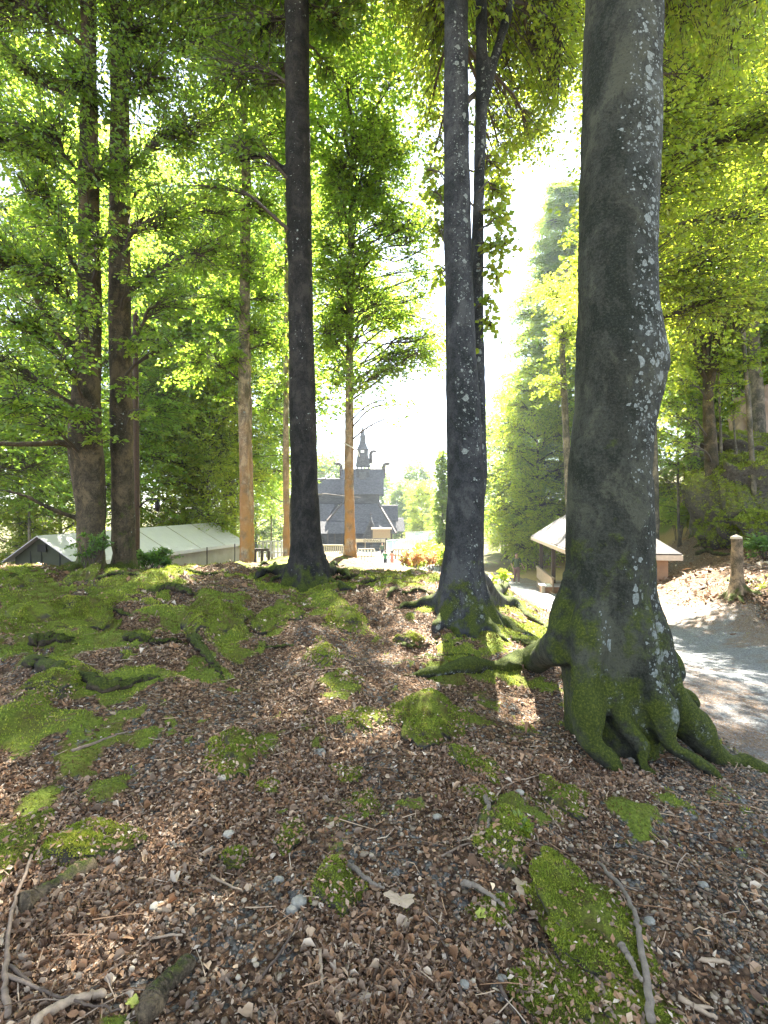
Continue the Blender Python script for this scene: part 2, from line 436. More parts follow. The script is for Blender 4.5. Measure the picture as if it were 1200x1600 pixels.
# moss areas: (pixel centre, half width px, half height px, strength) -> ellipses on the ground
MOSS = []
for cx, cy, rx, ry, s in [(70,945,170,45,1.1),(190,985,110,50,1),(60,1015,110,25,.9),(320,970,65,50,1),(150,1065,90,30,1.1),(50,1120,75,32,1),(330,1030,40,50,.9),
    (440,955,40,28,1),(530,965,45,32,1),(500,1020,35,35,.8),(345,1100,18,45,.6),(470,920,80,18,.8),(600,905,90,15,.7),(250,900,200,14,.8),(560,905,60,20,.7),
    (720,975,90,22,.9),(800,965,70,40,1.1),(840,990,40,28,.9),(640,925,60,20,.6),(700,1045,110,20,.8),(15,1290,35,70,1),(15,1150,40,25,.8),
    (365,1200,40,12,.7),(545,1062,40,18,.6),(650,1000,40,18,.5),(740,990,110,35,.9),(910,1560,110,80,.7),(440,1215,40,14,.5),(120,1330,90,20,.5),(530,1300,25,45,.5)]:
    c = G(cx, cy); a = G(cx, min(cy + ry, 1800)); b = G(cx, max(cy - ry, 882))
    MOSS.append((c[0], (a[1] + b[1]) / 2, rx / FPX * c[1], max(.05, abs(b[1] - a[1]) / 2), s))
def moss_amt(x, y):
    m = np.zeros_like(x)
    for cx, cy, rx, ry, s in MOSS:
        q = ((x - cx) / rx) ** 2 + ((y - cy) / ry) ** 2
        m = np.maximum(m, s * np.clip(1.25 - q * .75, 0, 1))
    m = np.maximum(m, np.clip(ridge_z(x, y) / .06, 0, 1) * .8)
    m = m + 1.6 * fbm(x * 2.6, y * 2.6, 21, 4) + .9 * fbm(x * 9, y * 9, 29, 3)
    return np.clip((m - .48) / .5, 0, 1)

def axis(lo, hi, stepv, glo, ghi, k=1.09):
    a = list(np.arange(lo, hi + 1e-6, stepv)); s = stepv
    while a[-1] < ghi: s *= k; a.append(a[-1] + s)
    s = stepv; f = []
    x = lo
    while x > glo: s *= k; x -= s; f.append(x)
    return np.array(f[::-1] + a)
gx = axis(-6.0, 6.0, .04, -320, 320); gy = axis(1.0, 10.5, .04, -60, 340)
X, Y = np.meshgrid(gx, gy); xs = X.ravel(); ys = Y.ravel()
zs = ground(xs, ys)
nx = len(gx); ny = len(gy)
i = np.arange(ny - 1)[:, None] * nx; j = np.arange(nx - 1)[None]
quads = np.stack([i + j, i + j + 1, i + nx + j + 1, i + nx + j], -1).reshape(-1, 4)
mo = moss_amt(xs, ys)
zs = zs + mo * .02 * (1 + fbm(xs * 9, ys * 9, 41, 3))
u = path_uv(xs, ys)
gr = np.clip(.30 + .55 * np.clip((xs - 1.0 + (ys - 2.2) * .05) / 1.3, 0, 1) * np.clip(1.8 - ys / 3.5, 0, 1) + .9 * np.clip(1.35 - u, 0, 1) + .5 * fbm(xs * 1.7, ys * 1.7, 61, 3) - .25, 0, 1)
lawn_lit = np.clip((ys - 22) / 6, 0, 1) * np.clip((34 - ys) / 6 + 1, 0, 1) * np.clip((xs - 5) / 2, 0, 1)   # lawn behind the path, its yellow-brown sunlit tone painted in
dist = np.hypot(xs, ys)
plaza = np.clip((ys - 26 - 2 * fbm(xs * .3, ys * .3, 5, 2)) / 3, 0, 1) * np.clip((8 - np.abs(xs + 1)) / 2, 0, 1) * np.clip((100 - ys) / 10, 0, 1)

def ground_mat():
    m, nt, b = mat('forest_floor'); co = geopos(nt)
    wv = N(nt, 'ShaderNodeVectorMath', operation='ADD'); L(nt, co, wv.inputs[0])
    nz = N(nt, 'ShaderNodeTexNoise'); nz.inputs['Scale'].default_value = 25; L(nt, co, nz.inputs['Vector'])
    s_ = N(nt, 'ShaderNodeVectorMath', operation='SCALE'); s_.inputs['Scale'].default_value = .03; L(nt, nz.outputs[1], s_.inputs[0]); L(nt, s_.outputs[0], wv.inputs[1])
    v1 = voro(nt, wv.outputs[0], 38); v2 = voro(nt, wv.outputs[0], 85)
    sp = N(nt, 'ShaderNodeSeparateColor'); L(nt, v1.outputs['Color'], sp.inputs[0])
    sp2 = N(nt, 'ShaderNodeSeparateColor'); L(nt, v2.outputs['Color'], sp2.inputs[0])
    pal = [(0, (.03, .018, .011)), (.25, (.10, .054, .028)), (.5, (.19, .105, .055)), (.72, (.28, .165, .09)), (.9, (.40, .27, .17)), (1, (.48, .36, .25))]
    litter = mix(nt, .45, ramp(nt, sp.outputs[0], pal), ramp(nt, sp2.outputs[0], pal))
    litter = mix(nt, math_n(nt, 'MULTIPLY', step(nt, v1.outputs['Distance'], .35, .75), .75), litter, (.02, .014, .01))
    big = noise(nt, co, 1.3, 5, .6)
    litter = mix(nt, math_n(nt, 'MULTIPLY', step(nt, big, .5, .72), .5), litter, (.055, .036, .026))
    gpal = [(0, (.05, .05, .045)), (.4, (.13, .125, .11)), (.8, (.24, .235, .21)), (1, (.36, .36, .34))]
    grav = mix(nt, .5, ramp(nt, sp.outputs[1], gpal), ramp(nt, sp2.outputs[1], gpal))
    grav = mix(nt, math_n(nt, 'MULTIPLY', step(nt, v2.outputs['Distance'], .35, .75), .7), grav, (.03, .026, .02))
    g = attr(nt, 'gravel'); gm = math_n(nt, 'LESS_THAN', sp.outputs[2], g)
    c = mix(nt, gm, litter, grav)
    dm = attr(nt, 'lit_lawn')
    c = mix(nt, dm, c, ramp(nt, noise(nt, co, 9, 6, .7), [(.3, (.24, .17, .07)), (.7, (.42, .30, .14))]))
    c = mix(nt, attr(nt, 'plaza'), c, ramp(nt, noise(nt, co, 6, 6, .7), [(.3, (.17, .155, .135)), (.7, (.25, .225, .20))]))
    far = attr(nt, 'far')
    c = mix(nt, far, c, ramp(nt, noise(nt, co, .8, 6, .7), [(.3, (.05, .07, .02)), (.55, (.12, .10, .045)), (.75, (.09, .12, .03))]))
    mm = attr(nt, 'moss')
    mf = step(nt, math_n(nt, 'ADD', mm, math_n(nt, 'MULTIPLY', math_n(nt, 'SUBTRACT', noise(nt, co, 34, 6, .75), .5), 1.8)), .36, .62)
    mc = ramp(nt, noise(nt, co, 55, 6, .75), [(.25, (.04, .06, .01)), (.5, (.15, .20, .026)), (.72, (.27, .32, .048))])
    mc = mix(nt, math_n(nt, 'MULTIPLY', step(nt, noise(nt, co, 3.2, 6, .7), .46, .62), .7), mc, (.13, .105, .03))
    c = mix(nt, mf, c, mc)
    L(nt, c, b.inputs['Base Color']); b.inputs['Roughness'].default_value = .9; b.inputs['Specular IOR Level'].default_value = .2
    h = math_n(nt, 'SUBTRACT', math_n(nt, 'ADD', math_n(nt, 'MULTIPLY', sp.outputs[0], .5), noise(nt, co, 160, 4, .8)), v1.outputs['Distance'])
    bump(nt, b, h, .8, .02)
    return m
M['ground'] = ground_mat()
far_a = np.clip((dist - 34) / 14, 0, 1) * (1 - plaza)
me = mesh_np('ground', np.stack([xs, ys, zs], 1), quads, None, [M['ground']],
             {'moss': mo, 'gravel': gr, 'lit_lawn': lawn_lit * (1 - far_a), 'plaza': plaza, 'far': far_a})
GROUND = kind(link('ground', me), 'structure')

# gravel path sheet
def path_mat():
    m, nt, b = mat('gravel'); co = geopos(nt)
    v1 = voro(nt, co, 55); v2 = voro(nt, co, 120)
    sp = N(nt, 'ShaderNodeSeparateColor'); L(nt, v1.outputs['Color'], sp.inputs[0])
    sp2 = N(nt, 'ShaderNodeSeparateColor'); L(nt, v2.outputs['Color'], sp2.inputs[0])
    pal = [(0, (.09, .098, .102)), (.4, (.17, .18, .182)), (.8, (.27, .28, .28)), (1, (.40, .41, .41))]
    c = mix(nt, .5, ramp(nt, sp.outputs[0], pal), ramp(nt, sp2.outputs[0], pal))
    c = mix(nt, math_n(nt, 'MULTIPLY', step(nt, v1.outputs['Distance'], .4, .8), .6), c, (.05, .05, .048))
    lf = math_n(nt, 'ADD', noise(nt, co, 1.7, 6, .7), math_n(nt, 'MULTIPLY', attr(nt, 'edge'), .34))
    lit = mix(nt, sp.outputs[1], (.09, .055, .035), (.24, .16, .10))
    lm = math_n(nt, 'MULTIPLY', step(nt, lf, .60, .74), math_n(nt, 'LESS_THAN', sp2.outputs[2], .75))
    c = mix(nt, lm, c, lit)
    L(nt, c, b.inputs['Base Color']); b.inputs['Roughness'].default_value = .9
    h = math_n(nt, 'SUBTRACT', noise(nt, co, 130, 4, .8), v1.outputs['Distance'])
    bump(nt, b, h, .7, .015)
    return m
M['gravel'] = path_mat()
T = PS[:, :2]; tn = norm(np.gradient(T, axis=0)); nrm = np.stack([tn[:, 1], -tn[:, 0]], 1)
W = 25; vv = []; ed = []
for k in np.linspace(-1.12, 1.12, W):
    q = T + nrm * (PS[:, 2:3] * k); vv.append(q); ed.append(np.full(len(q), abs(k)))
vv = np.stack(vv, 1); ed = np.stack(ed, 1).ravel()
pz = base_z(vv[..., 0], vv[..., 1]) - .012 + .012 * fbm(vv[..., 0] * 2, vv[..., 1] * 2, 71, 3)
pv = np.concatenate([vv, pz[..., None]], -1).reshape(-1, 3)
i = np.arange(len(T) - 1)[:, None] * W; j = np.arange(W - 1)[None]
pq = np.stack([i + j, i + W + j, i + W + j + 1, i + j + 1], -1).reshape(-1, 4)[:, ::-1]
kind(link('gravel_path', mesh_np('gravel_path', pv, pq, None, [M['gravel']], {'edge': ed})), 'structure')
# ------------------------------------------------------------------ trees
def remeshed(name, parts, voxel, smooth_it, seed, amp, mats):
    """one continuous skin over overlapping tubes, roughened"""
    mb = MB()
    for v, q, t in parts: mb.add(v, q, t)
    tmp = bpy.data.objects.new('tmp', mb.mesh('tmp', [])); COL.objects.link(tmp)
    r = tmp.modifiers.new('r', 'REMESH'); r.mode = 'VOXEL'; r.voxel_size = voxel
    s = tmp.modifiers.new('s', 'SMOOTH'); s.factor = .5; s.iterations = smooth_it
    dg = bpy.context.evaluated_depsgraph_get()
    me = bpy.data.meshes.new_from_object(tmp.evaluated_get(dg)); me.name = name
    old = tmp.data; bpy.data.objects.remove(tmp); bpy.data.meshes.remove(old)
    n = len(me.vertices); co = np.empty(n * 3, np.float32); me.vertices.foreach_get('co', co); co = co.reshape(-1, 3)
    nn = np.empty(n * 3, np.float32); me.vertices.foreach_get('normal', nn); nn = nn.reshape(-1, 3)
    p = co.copy(); p[:, 2] *= .55
    low = np.exp(-np.maximum(p[:, 2] - p[:, 2].min() - .2, 0) / .35)
    d = amp * (fbm3(p, 3.3, seed, 3) * 1.3 + fbm3(p, 13, seed + 5, 3) * .5) * (1 + 1.2 * low) + amp * 2.4 * low * (fbm3(p, 6, seed + 9, 3)) - amp * 1.6 * low * np.abs(fbm3(p * np.array([1, 1, .3]), 11, seed + 15, 2))
    me.vertices.foreach_set('co', (co + nn * d[:, None]).ravel())
    me.materials.clear()
    for m in mats: me.materials.append(m)
    me.polygons.foreach_set('use_smooth', np.ones(len(me.polygons), bool))
    me.update(); return me

def ring_tube(path, radii, sides, seed, lobes=.06, flare=()):
    """round stem with a slightly fluted section; flare = (angle, strength, width) of the buttresses at the foot"""
    v, q, t = tube(path, radii, sides, True)
    c = np.repeat(np.asarray(path, float), sides, 0); k = len(c)
    d = v[:k] - c; ang = np.arctan2(d[:, 1], d[:, 0]); z = c[:, 2]; h = np.maximum(z - z.min() - .12, 0)
    f = 1 + lobes * (np.sin(ang * 3 + z * .35 + seed) * .5 + np.sin(ang * 2 - z * .5 + seed * 2) * .6 + .5 * vnoise(z * 1.1, ang * 0 + seed, 3))
    for a, A, w in flare:
        da = (ang - a + PI) % (2 * PI) - PI
        f = f + A * np.exp(-(da / w) ** 2) * (.72 * np.exp(-h / .28) + .28 * np.exp(-h / .9))
    v[:k] = c + d * f[:, None]
    return v, q, t

def root_tubes(start, pts, r0, r1, brace, base):
    """a root running from the trunk along the ground, with a buttress above it"""
    g = []
    for p in pts:
        g.append(G(*p) if len(p) == 2 else np.array(p, float))
    g = np.array(g)
    first = np.array([start[0], start[1], base[2] + brace * .35])
    path = spline(np.vstack([first, g]), 26)
    t = np.linspace(0, 1, 26); r = r1 + (r0 - r1) * (1 - t) ** 1.25
    gg = ground(path[:, 0], path[:, 1]); k = np.clip((t - .12) / .3, 0, 1)
    path[:, 2] = path[:, 2] * (1 - k) + (gg + r * .32 + .02 * np.sin(t * 17 + r0 * 90)) * k
    path[:, :2] += (.035 * np.sin(t * 13 + r0 * 50) * t)[:, None] * np.array([.6, .8])
    out = [tube(path, r, 12)]
    b0 = np.array([start[0], start[1], base[2] + brace]); b1 = path[8] + [0, 0, .01]; mid = (b0 * .42 + b1 * .58); mid[2] -= brace * .12
    out.append(tube(spline([b0, mid, b1], 10), np.linspace(r0 * .95, r[8] * .75, 10), 10))
    return out

def leaf_batch(rng, tips, dirs, nl, tl, size, droop=.15, flat=.45, width=.58):
    """leaves along the last stretch tl of every twig; returns verts, quads, tone"""
    n = len(tips); s = rng.random((n, nl)); side = rng.choice([-1.0, 1.0], (n, nl))
    d = norm(dirs); up = np.array([0, 0, 1.0]); lat = norm(np.cross(d, up) + 1e-6)
    tl = np.broadcast_to(np.asarray(tl, float), (n,))
    L_ = size * rng.uniform(.6, 1.25, (n, nl))
    p = tips[:, None] - d[:, None] * (s * tl[:, None])[..., None] + lat[:, None] * (side * rng.uniform(.05, .45, (n, nl)) * tl[:, None] * s * .9)[..., None]
    p = p + rng.normal(0, 1, (n, nl, 3)) * np.array([.2, .2, .14]) * size
    p[..., 2] -= (1 - s) ** 2 * tl[:, None] * droop
    a = norm(d[:, None] * .6 + lat[:, None] * (side * .8)[..., None] + np.array([0, 0, -.25]) + rng.normal(0, .35, (n, nl, 3)))
    nr = up + rng.normal(0, flat, (n, nl, 3)); nr = norm(nr - a * (nr * a).sum(-1, keepdims=True)); w = np.cross(nr, a)
    Lx = L_[..., None]
    v0 = p; v1 = p + a * Lx * .45 + w * Lx * width * .5 + nr * Lx * .08; v2 = p + a * Lx - nr * Lx * .06; v3 = p + a * Lx * .45 - w * Lx * width * .5 + nr * Lx * .08
    v = np.stack([v0, v1, v2, v3], 2).reshape(-1, 3)
    tw = rng.normal(.5, .2, (n, 1)); tone = np.clip(tw + rng.normal(0, .14, (n, nl)), 0, 1)
    q = np.arange(n * nl * 4).reshape(-1, 4)
    return v, q, np.repeat(tone.ravel(), 4)

class Foliage:
    def __init__(s, seed): s.r = np.random.default_rng(seed); s.leaf = MB(); s.wood = MB()
    def limb(s, a, b, r0, r1=.012, lift=.12, n=9, sides=6, wob=.05):
        a = np.array(a, float); b = np.array(b, float); L_ = np.linalg.norm(b - a)
        m1 = a * .66 + b * .34 + [0, 0, lift * L_]; m2 = a * .33 + b * .67 + [0, 0, lift * L_ * .8]
        k = s.r.normal(0, wob * L_, (2, 3)); p = spline([a, m1 + k[0], m2 + k[1], b], n)
        s.wood.tube(p, np.linspace(r0, r1, n), sides); return p
    def lobe(s, c, rr, size, cov=2.0, limb=None, nl=14, droop=.15, flat=.8, width=.62, twig_r=.007, tl=None, shell=.45):
        c = np.array(c, float); rr = np.broadcast_to(np.asarray(rr, float), (3,))
        nleaf = cov * PI * rr[0] * max(rr[1], rr[2]) / (.29 * size * size); ntw = max(6, int(nleaf / nl))
        u = norm(s.r.normal(0, 1, (ntw, 3))) * (s.r.random((ntw, 1)) ** shell); tips = c + u * rr
        tips += fbm3(tips, 1.3 / rr[0], 5, 2)[:, None] * rr * .9 + s.r.normal(0, .12, (ntw, 3)) * rr
        if limb is None: limb = np.linspace(c - [0, 0, rr[2] * .8], c, 5)
        li = np.clip((s.r.beta(2.5, 1.3, ntw) * (len(limb) - 1)), 0, len(limb) - 1.01); k = li.astype(int); f = (li - k)[:, None]
        st = limb[k] * (1 - f) + limb[k + 1] * f
        d = tips - st; ln = np.linalg.norm(d, axis=1); d[:, 2] *= .75
        tl_ = np.clip(ln * .6, size * 2, (tl or size * 7))
        v, q, t = leaf_batch(s.r, tips, d, nl, tl_, size, droop, flat, width); s.leaf.add(v, q, a=t)
        # twigs: thin three-sided prisms
        dd = norm(tips - st); x = norm(np.cross(dd, [0.2, .1, 1])); y = np.cross(dd, x); th = np.arange(3) * 2 * PI / 3
        ring = np.cos(th)[None, :, None] * x[:, None] + np.sin(th)[None, :, None] * y[:, None]
        mid = (st + tips) / 2 + np.array([0, 0, .06]) * ln[:, None]
        vv = np.stack([st[:, None] + ring * twig_r * 1.5, mid[:, None] + ring * twig_r, tips[:, None] + ring * twig_r * .3], 1).reshape(-1, 3)
        b = np.arange(ntw)[:, None, None] * 9 + np.arange(2)[None, :, None] * 3; j = np.arange(3)[None, None]; kk = (j + 1) % 3
        qq = np.stack([b + j, b + kk, b + 3 + kk, b + 3 + j], -1).reshape(-1, 4); s.wood.add(vv, qq)

def build_tree(name, label, cat, base, trunk_me, fol, leafmat, woodmat, group=None):
    """tree > trunk, branches, crown; meshes are in world space and moved to the tree's base"""
    base = np.array(base, float)
    root = thing(name, label, cat, base, group)
    for nm, me in (('trunk', trunk_me), ('branches', fol.wood.mesh('branches', [woodmat]) if fol and fol.wood.n else None),
                   ('crown', fol.leaf.mesh('crown', [leafmat], False, 'tone') if fol and fol.leaf.n else None)):
        if me is None: continue
        k = len(me.vertices); co = np.empty(k * 3, np.float32); me.vertices.foreach_get('co', co)
        co = (co.reshape(-1, 3) - base).astype(np.float32); me.vertices.foreach_set('co', co.ravel()); me.update()
        link(nm, me, root)
    return root

def prof_path(prof, d, n=60):
    """prof rows (py, left px, right px) from bottom to top -> axis points and radii"""
    pts = np.array([P((a + b) / 2, y, d) for y, a, b in prof]); rr = np.array([(b - a) / 2 / FPX * d for y, a, b in prof])
    q = spline(np.column_stack([pts, rr]), n); return q[:, :3], q[:, 3]
def axis_at(path, z):
    return np.array([np.interp(z, path[:, 2], path[:, 0]), np.interp(z, path[:, 2], path[:, 1]), z])
def lobes_px(f, path, lst, size, cov=2.0, r0=.045, zmin=None, flat=(1, 1, .85), rs=1.0, **kw):
    for row in lst:
        px, py, d, rp = row[:4]; c = P(px, py, d); r = rp / FPX * d * rs
        hd = np.hypot(*(c[:2] - axis_at(path, c[2])[:2])); za = c[2] - .3 * hd
        za = np.clip(za, zmin if zmin is not None else path[0, 2] + 1.5, path[-1, 2]); a = axis_at(path, za)
        lb = f.limb(a, c, min(r0, .012 + .014 * np.linalg.norm(c - a)))
        f.lobe(c, np.array(flat) * r, size, cov, lb, **kw)
def auto_crown(f, path, z0, z1, R, n, size, cov, rl, avoid=None, fl=(1, 1, .7), **kw):
    """lobes around a stem between heights z0 and z1 (world)"""
    for i in range(n):
        z = z0 + (z1 - z0) * (i + .5) / n; a = i * 2.399 + f.r.normal(0, .25); rr = R * (math.sin(PI * min(.95, .18 + .75 * (i + .5) / n)) ** .8) * f.r.uniform(.55, 1)
        c = axis_at(path, min(z, path[-1, 2])) + [math.cos(a) * rr, math.sin(a) * rr, z - min(z, path[-1, 2])]
        if avoid and avoid(c): continue
        st = axis_at(path, max(path[0, 2] + 1, min(z - .35 * rr, path[-1, 2])))
        lb = f.limb(st, c, .02 + .012 * rr); k = rl * f.r.uniform(.75, 1.2); f.lobe(c, np.array(fl) * k, size, cov, lb, **kw)

# --- T3: the big lichen-spotted trunk on the right
d3 = 3.7
prof = [(1240,908,1022),(1180,902,1026),(1120,893,1028),(1050,885,1026),(1000,882,1025),(960,884,1020),(900,886,1017),(800,889,1014),(700,894,1016),(640,900,1021),(600,903,1031),(560,904,1035),(520,905,1030),(470,905,1022),(400,906,1020),(300,909,1023),(200,912,1027),(100,914,1029),(0,916,1030),(-300,920,1022),(-900,925,1005),(-1800,930,990),(-2600,945,975)]
path, rr = prof_path(prof, d3, 110)
base3 = np.array([path[0][0], d3, gz(path[0][0], d3)])
parts = [ring_tube(path, rr, 80, 1.0, .03, [(-1.52, .2, .10), (-1.06, .25, .10), (.5, .45, .3), (1.8, .4, .4), (2.5, .3, .2), (-2.66, .2, .10)])]
def buttress(pts, radii, n=40, sides=16):
    """root that grows out of the trunk side: (px, py, depth) rows on the tree, (px, py) rows on the ground"""
    q = []
    for p, r in zip(pts, radii):
        if len(p) == 3: q.append(P(*p))
        else: g = G(*p); g[2] += r * .3; q.append(g)
    sp = spline(np.column_stack([np.array(q), radii]), n); pp = sp[:, :3].copy()
    t_ = np.linspace(0, 1, n); k_ = np.clip((t_ - .3) / .3, 0, 1); w_ = .03 * np.sin(t_ * 15 + radii[0] * 70) * k_; pp[:, 0] += w_; pp[:, 2] += w_ * .3
    return tube(pp, sp[:, 3] * (1 + .12 * np.sin(t_ * 19 + radii[0] * 40)), sides)
parts.append(buttress([(905,900,3.74),(893,965,3.72),(872,1008,3.74),(835,1036),(790,1046),(745,1046),(695,1050),(635,1056)], [.13,.14,.135,.115,.095,.075,.05,.018]))
parts.append(buttress([(880,1000,3.74),(868,1022,3.8),(840,1010),(800,1000)], [.10,.09,.06,.02]))
parts.append(buttress([(925,930,3.55),(918,1010,3.46),(915,1085,3.40),(928,1150,3.34),(948,1192,3.28),(980,1238,3.2)], [.12,.13,.12,.085,.055,.018]))
parts.append(buttress([(950,1010,3.48),(962,1090,3.42),(985,1150,3.36),(1010,1194,3.3),(1044,1232,3.23)], [.08,.085,.068,.042,.014]))
parts.append(buttress([(985,900,3.56),(1000,1000,3.46),(1020,1085,3.40),(1046,1148,3.35),(1085,1194,3.3),(1140,1232,3.25)], [.11,.115,.10,.075,.05,.016]))
parts.append(buttress([(998,880,3.66),(1010,960,3.62),(1028,1040,3.6),(1056,1108,3.58),(1098,1158,3.57),(1146,1192,3.56),(1195,1214,3.55),(1270,1240,3.5)], [.10,.115,.125,.115,.095,.075,.055,.025], 50))
parts.append(buttress([(1005,960,3.75),(1030,1020,3.85),(1060,1080,3.95),(1092,1118,4.0)], [.12,.11,.08,.03]))
for px, py, r in ((1020,575,.10),(885,900,.04),(882,960,.05)):     # swellings
    p = P(px, py, d3 - .03); parts.append(tube([p - [0, 0, r * 1.6], p - [0, 0, r * .8], p, p + [0, 0, r * .8], p + [0, 0, r * 1.6]], [r * .3, r * .85, r, r * .85, r * .3], 12))
me3 = remeshed('trunk', parts, .022, 2, 3, .02, [M['bark_big']])
f = Foliage(31)
lobes_px(f, path, [(1085,30,7.5,85),(1140,90,8,60),(1060,120,8.5,60),(1180,20,7,70),(1090,-120,7,130),(870,-140,6,140),(960,-200,5.5,160),(1180,-160,6.5,160)], .085, 1.0, flat=(1, 1, .7))
auto_crown(f, path, 8.5, 15, 4.5, 22, .12, .25, 2.0, tl=1.6)  # upper crown, out of view, shaped to shade the ground
build_tree('beech_tree', 'massive beech by the gravel path with white lichen spots and mossy roots', 'tree', base3, me3, f, M['leaf_y'], M['twig'])

# --- T2: twin stemmed tree in the middle
d2 = 6.6
prof = [(985,676,772),(960,682,766),(930,687,759),(900,691,755),(860,695,754),(800,698,756),(760,699,757),(700,698,752),(600,697,747),(500,696,741),(400,695,737),(300,694,735),(200,694,733),(100,694,732),(0,694,731),(-400,695,728),(-900,700,722)]
path2, rr = prof_path(prof, d2, 80)
base2 = np.array([path2[0][0], d2, gz(path2[0][0], d2)])
parts = [ring_tube(path2, rr, 48, 2.0, .03, [(a_, .42, .2) for a_ in (3.0, -2.6, -2.1, -1.5, -.95, -.4, .2, .9, 2.0)])]
s2 = [(800,738,7,20),(770,746,0,26),(735,750,.05,25),(680,750,.12,22),(600,748,.25,22),(450,746,.35,21),(300,748,.4,21),(150,753,.45,21),(0,752,.5,20),(-300,748,.6,18),(-700,740,.8,12)]
pp = np.array([P(x, y, d2 + (0 if k == 0 else .15 + dd)) for k, (y, x, dd, w) in enumerate(s2)]); rw = np.array([w / 2 / FPX * d2 for *_, w in s2])
q = spline(np.column_stack([pp, rw]), 60); stem2 = q[:, :3]; parts.append(ring_tube(stem2, q[:, 3], 18, 4.0, .05))
fk = spline(np.array([P(753,165,d2+.6), P(770,100,d2+.7), P(788,40,d2+.8), P(803,-10,d2+.9), P(840,-160,d2+1.2), P(870,-300,d2+1.6)]), 24); parts.append(ring_tube(fk, np.linspace(.085, .04, 24), 12, 5, .04))
bt = path2[5]
for st, pts, r0, r1, br in [((-.12,0), [(672,945),(640,948),(612,952)], 0.162, .02, 0.39), ((-.1,-.1), [(690,975),(676,990)], 0.162, .04, 0.35),
    ((0,-.14), [(738,985),(750,1000)], 0.149, .04, 0.39), ((.1,-.1), [(780,975),(820,995),(850,1000)], 0.162, .02, 0.47), ((.12,-.02), [(790,945),(830,968),(862,985)], 0.162, .02, 0.55),
    ((.1,.1), [(785,915),(815,930),(838,945)], 0.149, .03, 0.39), ((-.05,-.12), [(712,985),(720,1000)], 0.135, .03, 0.35), ((.08,-.12), [(768,985),(800,1008)], 0.135, .02, 0.35)]:
    parts += root_tubes(bt + [st[0], st[1], 0], pts, r0, r1, br, base2)
me2 = remeshed('trunk', parts, .03, 2, 8, .014, [M['bark_mid']])
f = Foliage(32)
lobes_px(f, path2, [(668,40,9,55),(672,120,9.5,42),(668,185,10,32),(678,240,9.5,26),(625,-10,10,50),(690,60,9,60),
    (800,40,9,75),(850,90,9.5,75),(800,130,10,65),(870,170,10.5,60),(820,215,10,50),(780,230,10,45),(850,20,9,70),(905,60,10,60),(780,300,10,30),
    (780,-100,8,150),(640,-110,9,140),(850,-160,10,170),(700,-220,8,170)], .085, .9, flat=(1, 1, .8), droop=.4, tl=.9)
for st, c, r in [((748,330), (772,330,6.9), 26), ((747,380), (778,390,6.8), 28), ((746,420), (775,425,6.9), 22), ((746,480), (770,470,6.9), 24), ((746,500), (768,510,6.8), 22), ((700,330), (680,300,7.2), 26), ((700,400), (682,360,7.3), 24), ((748,360),(792,345,6.8),18), ((748,400),(800,378,6.7),18), ((748,300),(775,300,7.4),26), ((748,260),(770,262,7.6),26), ((700,300),(676,270,7.6),22), ((700,440),(684,430,7.3),20)]:
    a = P(*st, d2 + .25 if st[0] > 720 else d2); cc = P(*c); lb = f.limb(a, cc, .014, .005, .15)
    f.lobe(cc, np.array([1, 1, 1.0]) * r / FPX * c[2], .085, 1.3, lb, nl=7, droop=1.0, flat=.9, width=.85, tl=.3)
auto_crown(f, path2, 11, 17, 5.0, 18, .12, .3, 2.2, tl=1.7)  # crown above the view, put in for the shade it casts below
build_tree('linden_tree', 'grey twin-stemmed tree in the middle whose thinner stem leaves a bulge', 'tree', base2, me2, f, M['leaf_y'], M['twig'])

# --- T1: dark straight trunk left of centre
d1 = 8.9
prof = [(925,438,522),(905,446,512),(885,450,506),(860,453,502),(820,455,499),(760,455,497),(600,452,493),(400,449,488),(200,446,484),(0,446,482),(-400,448,478),(-900,452,470)]
path1, rr = prof_path(prof, d1, 80)
base1 = np.array([path1[0][0], d1, gz(path1[0][0], d1)])
parts = [ring_tube(path1, rr, 40, 3.0, .03, [(a_, .45, .22) for a_ in (3.05, -2.45, -1.6, -.75, .05, 1.2, 2.2)])]; bt = path1[3]
for st, pts, r0, r1, br in [((-.14,0), [(430,893),(405,900),(375,903)], 0.176, .02, 0.43), ((-.12,-.12), [(440,903),(420,912)], 0.149, .03, 0.31), ((.14,0), [(522,895),(548,905),(580,913)], 0.176, .02, 0.55),
    ((.1,-.12), [(508,908),(535,916),(560,920)], 0.149, .02, 0.39), ((0,-.15), [(478,912),(480,922)], 0.162, .04, 0.39), ((-.05,.1), [(430,884),(400,884)], 0.149, .03, 0.31), ((.05,.1), [(520,884),(545,886)], 0.135, .03, 0.31)]:
    parts += root_tubes(bt + [st[0], st[1], 0], pts, r0, r1, br, base1)
br_ = spline(np.array([P(450,270,d1), P(430,255,d1-.1), P(412,243,d1-.2), P(395,246,d1-.3), P(375,252,d1-.4), P(352,240,d1-.6)]), 14); parts.append(tube(br_, np.linspace(.06, .02, 14), 8))
me1 = remeshed('trunk', parts, .03, 2, 15, .018, [M['bark_dark']])
f = Foliage(33)
lobes_px(f, path1, [(350,235,8.4,55),(310,290,8.2,45),(400,60,9.5,90),(530,40,9.5,65),(525,120,10,36),(500,20,10,70),(350,120,9,80),(420,150,10,60),(575,15,10,36),
    (430,-120,9,150),(540,-140,9.5,150),(300,-60,9,130),(600,-200,10,160)], .085, 1.3, flat=(1, 1, .8))
auto_crown(f, path1, 12, 20, 6, 36, .15, .28, 2.4, tl=1.8)  # unseen crown, widened to shade the left foreground
build_tree('beech_tree', 'straight dark trunk with blotched bark standing between the pale tent and the church', 'tree', base1, me1, f, M['leaf'], M['twig'])

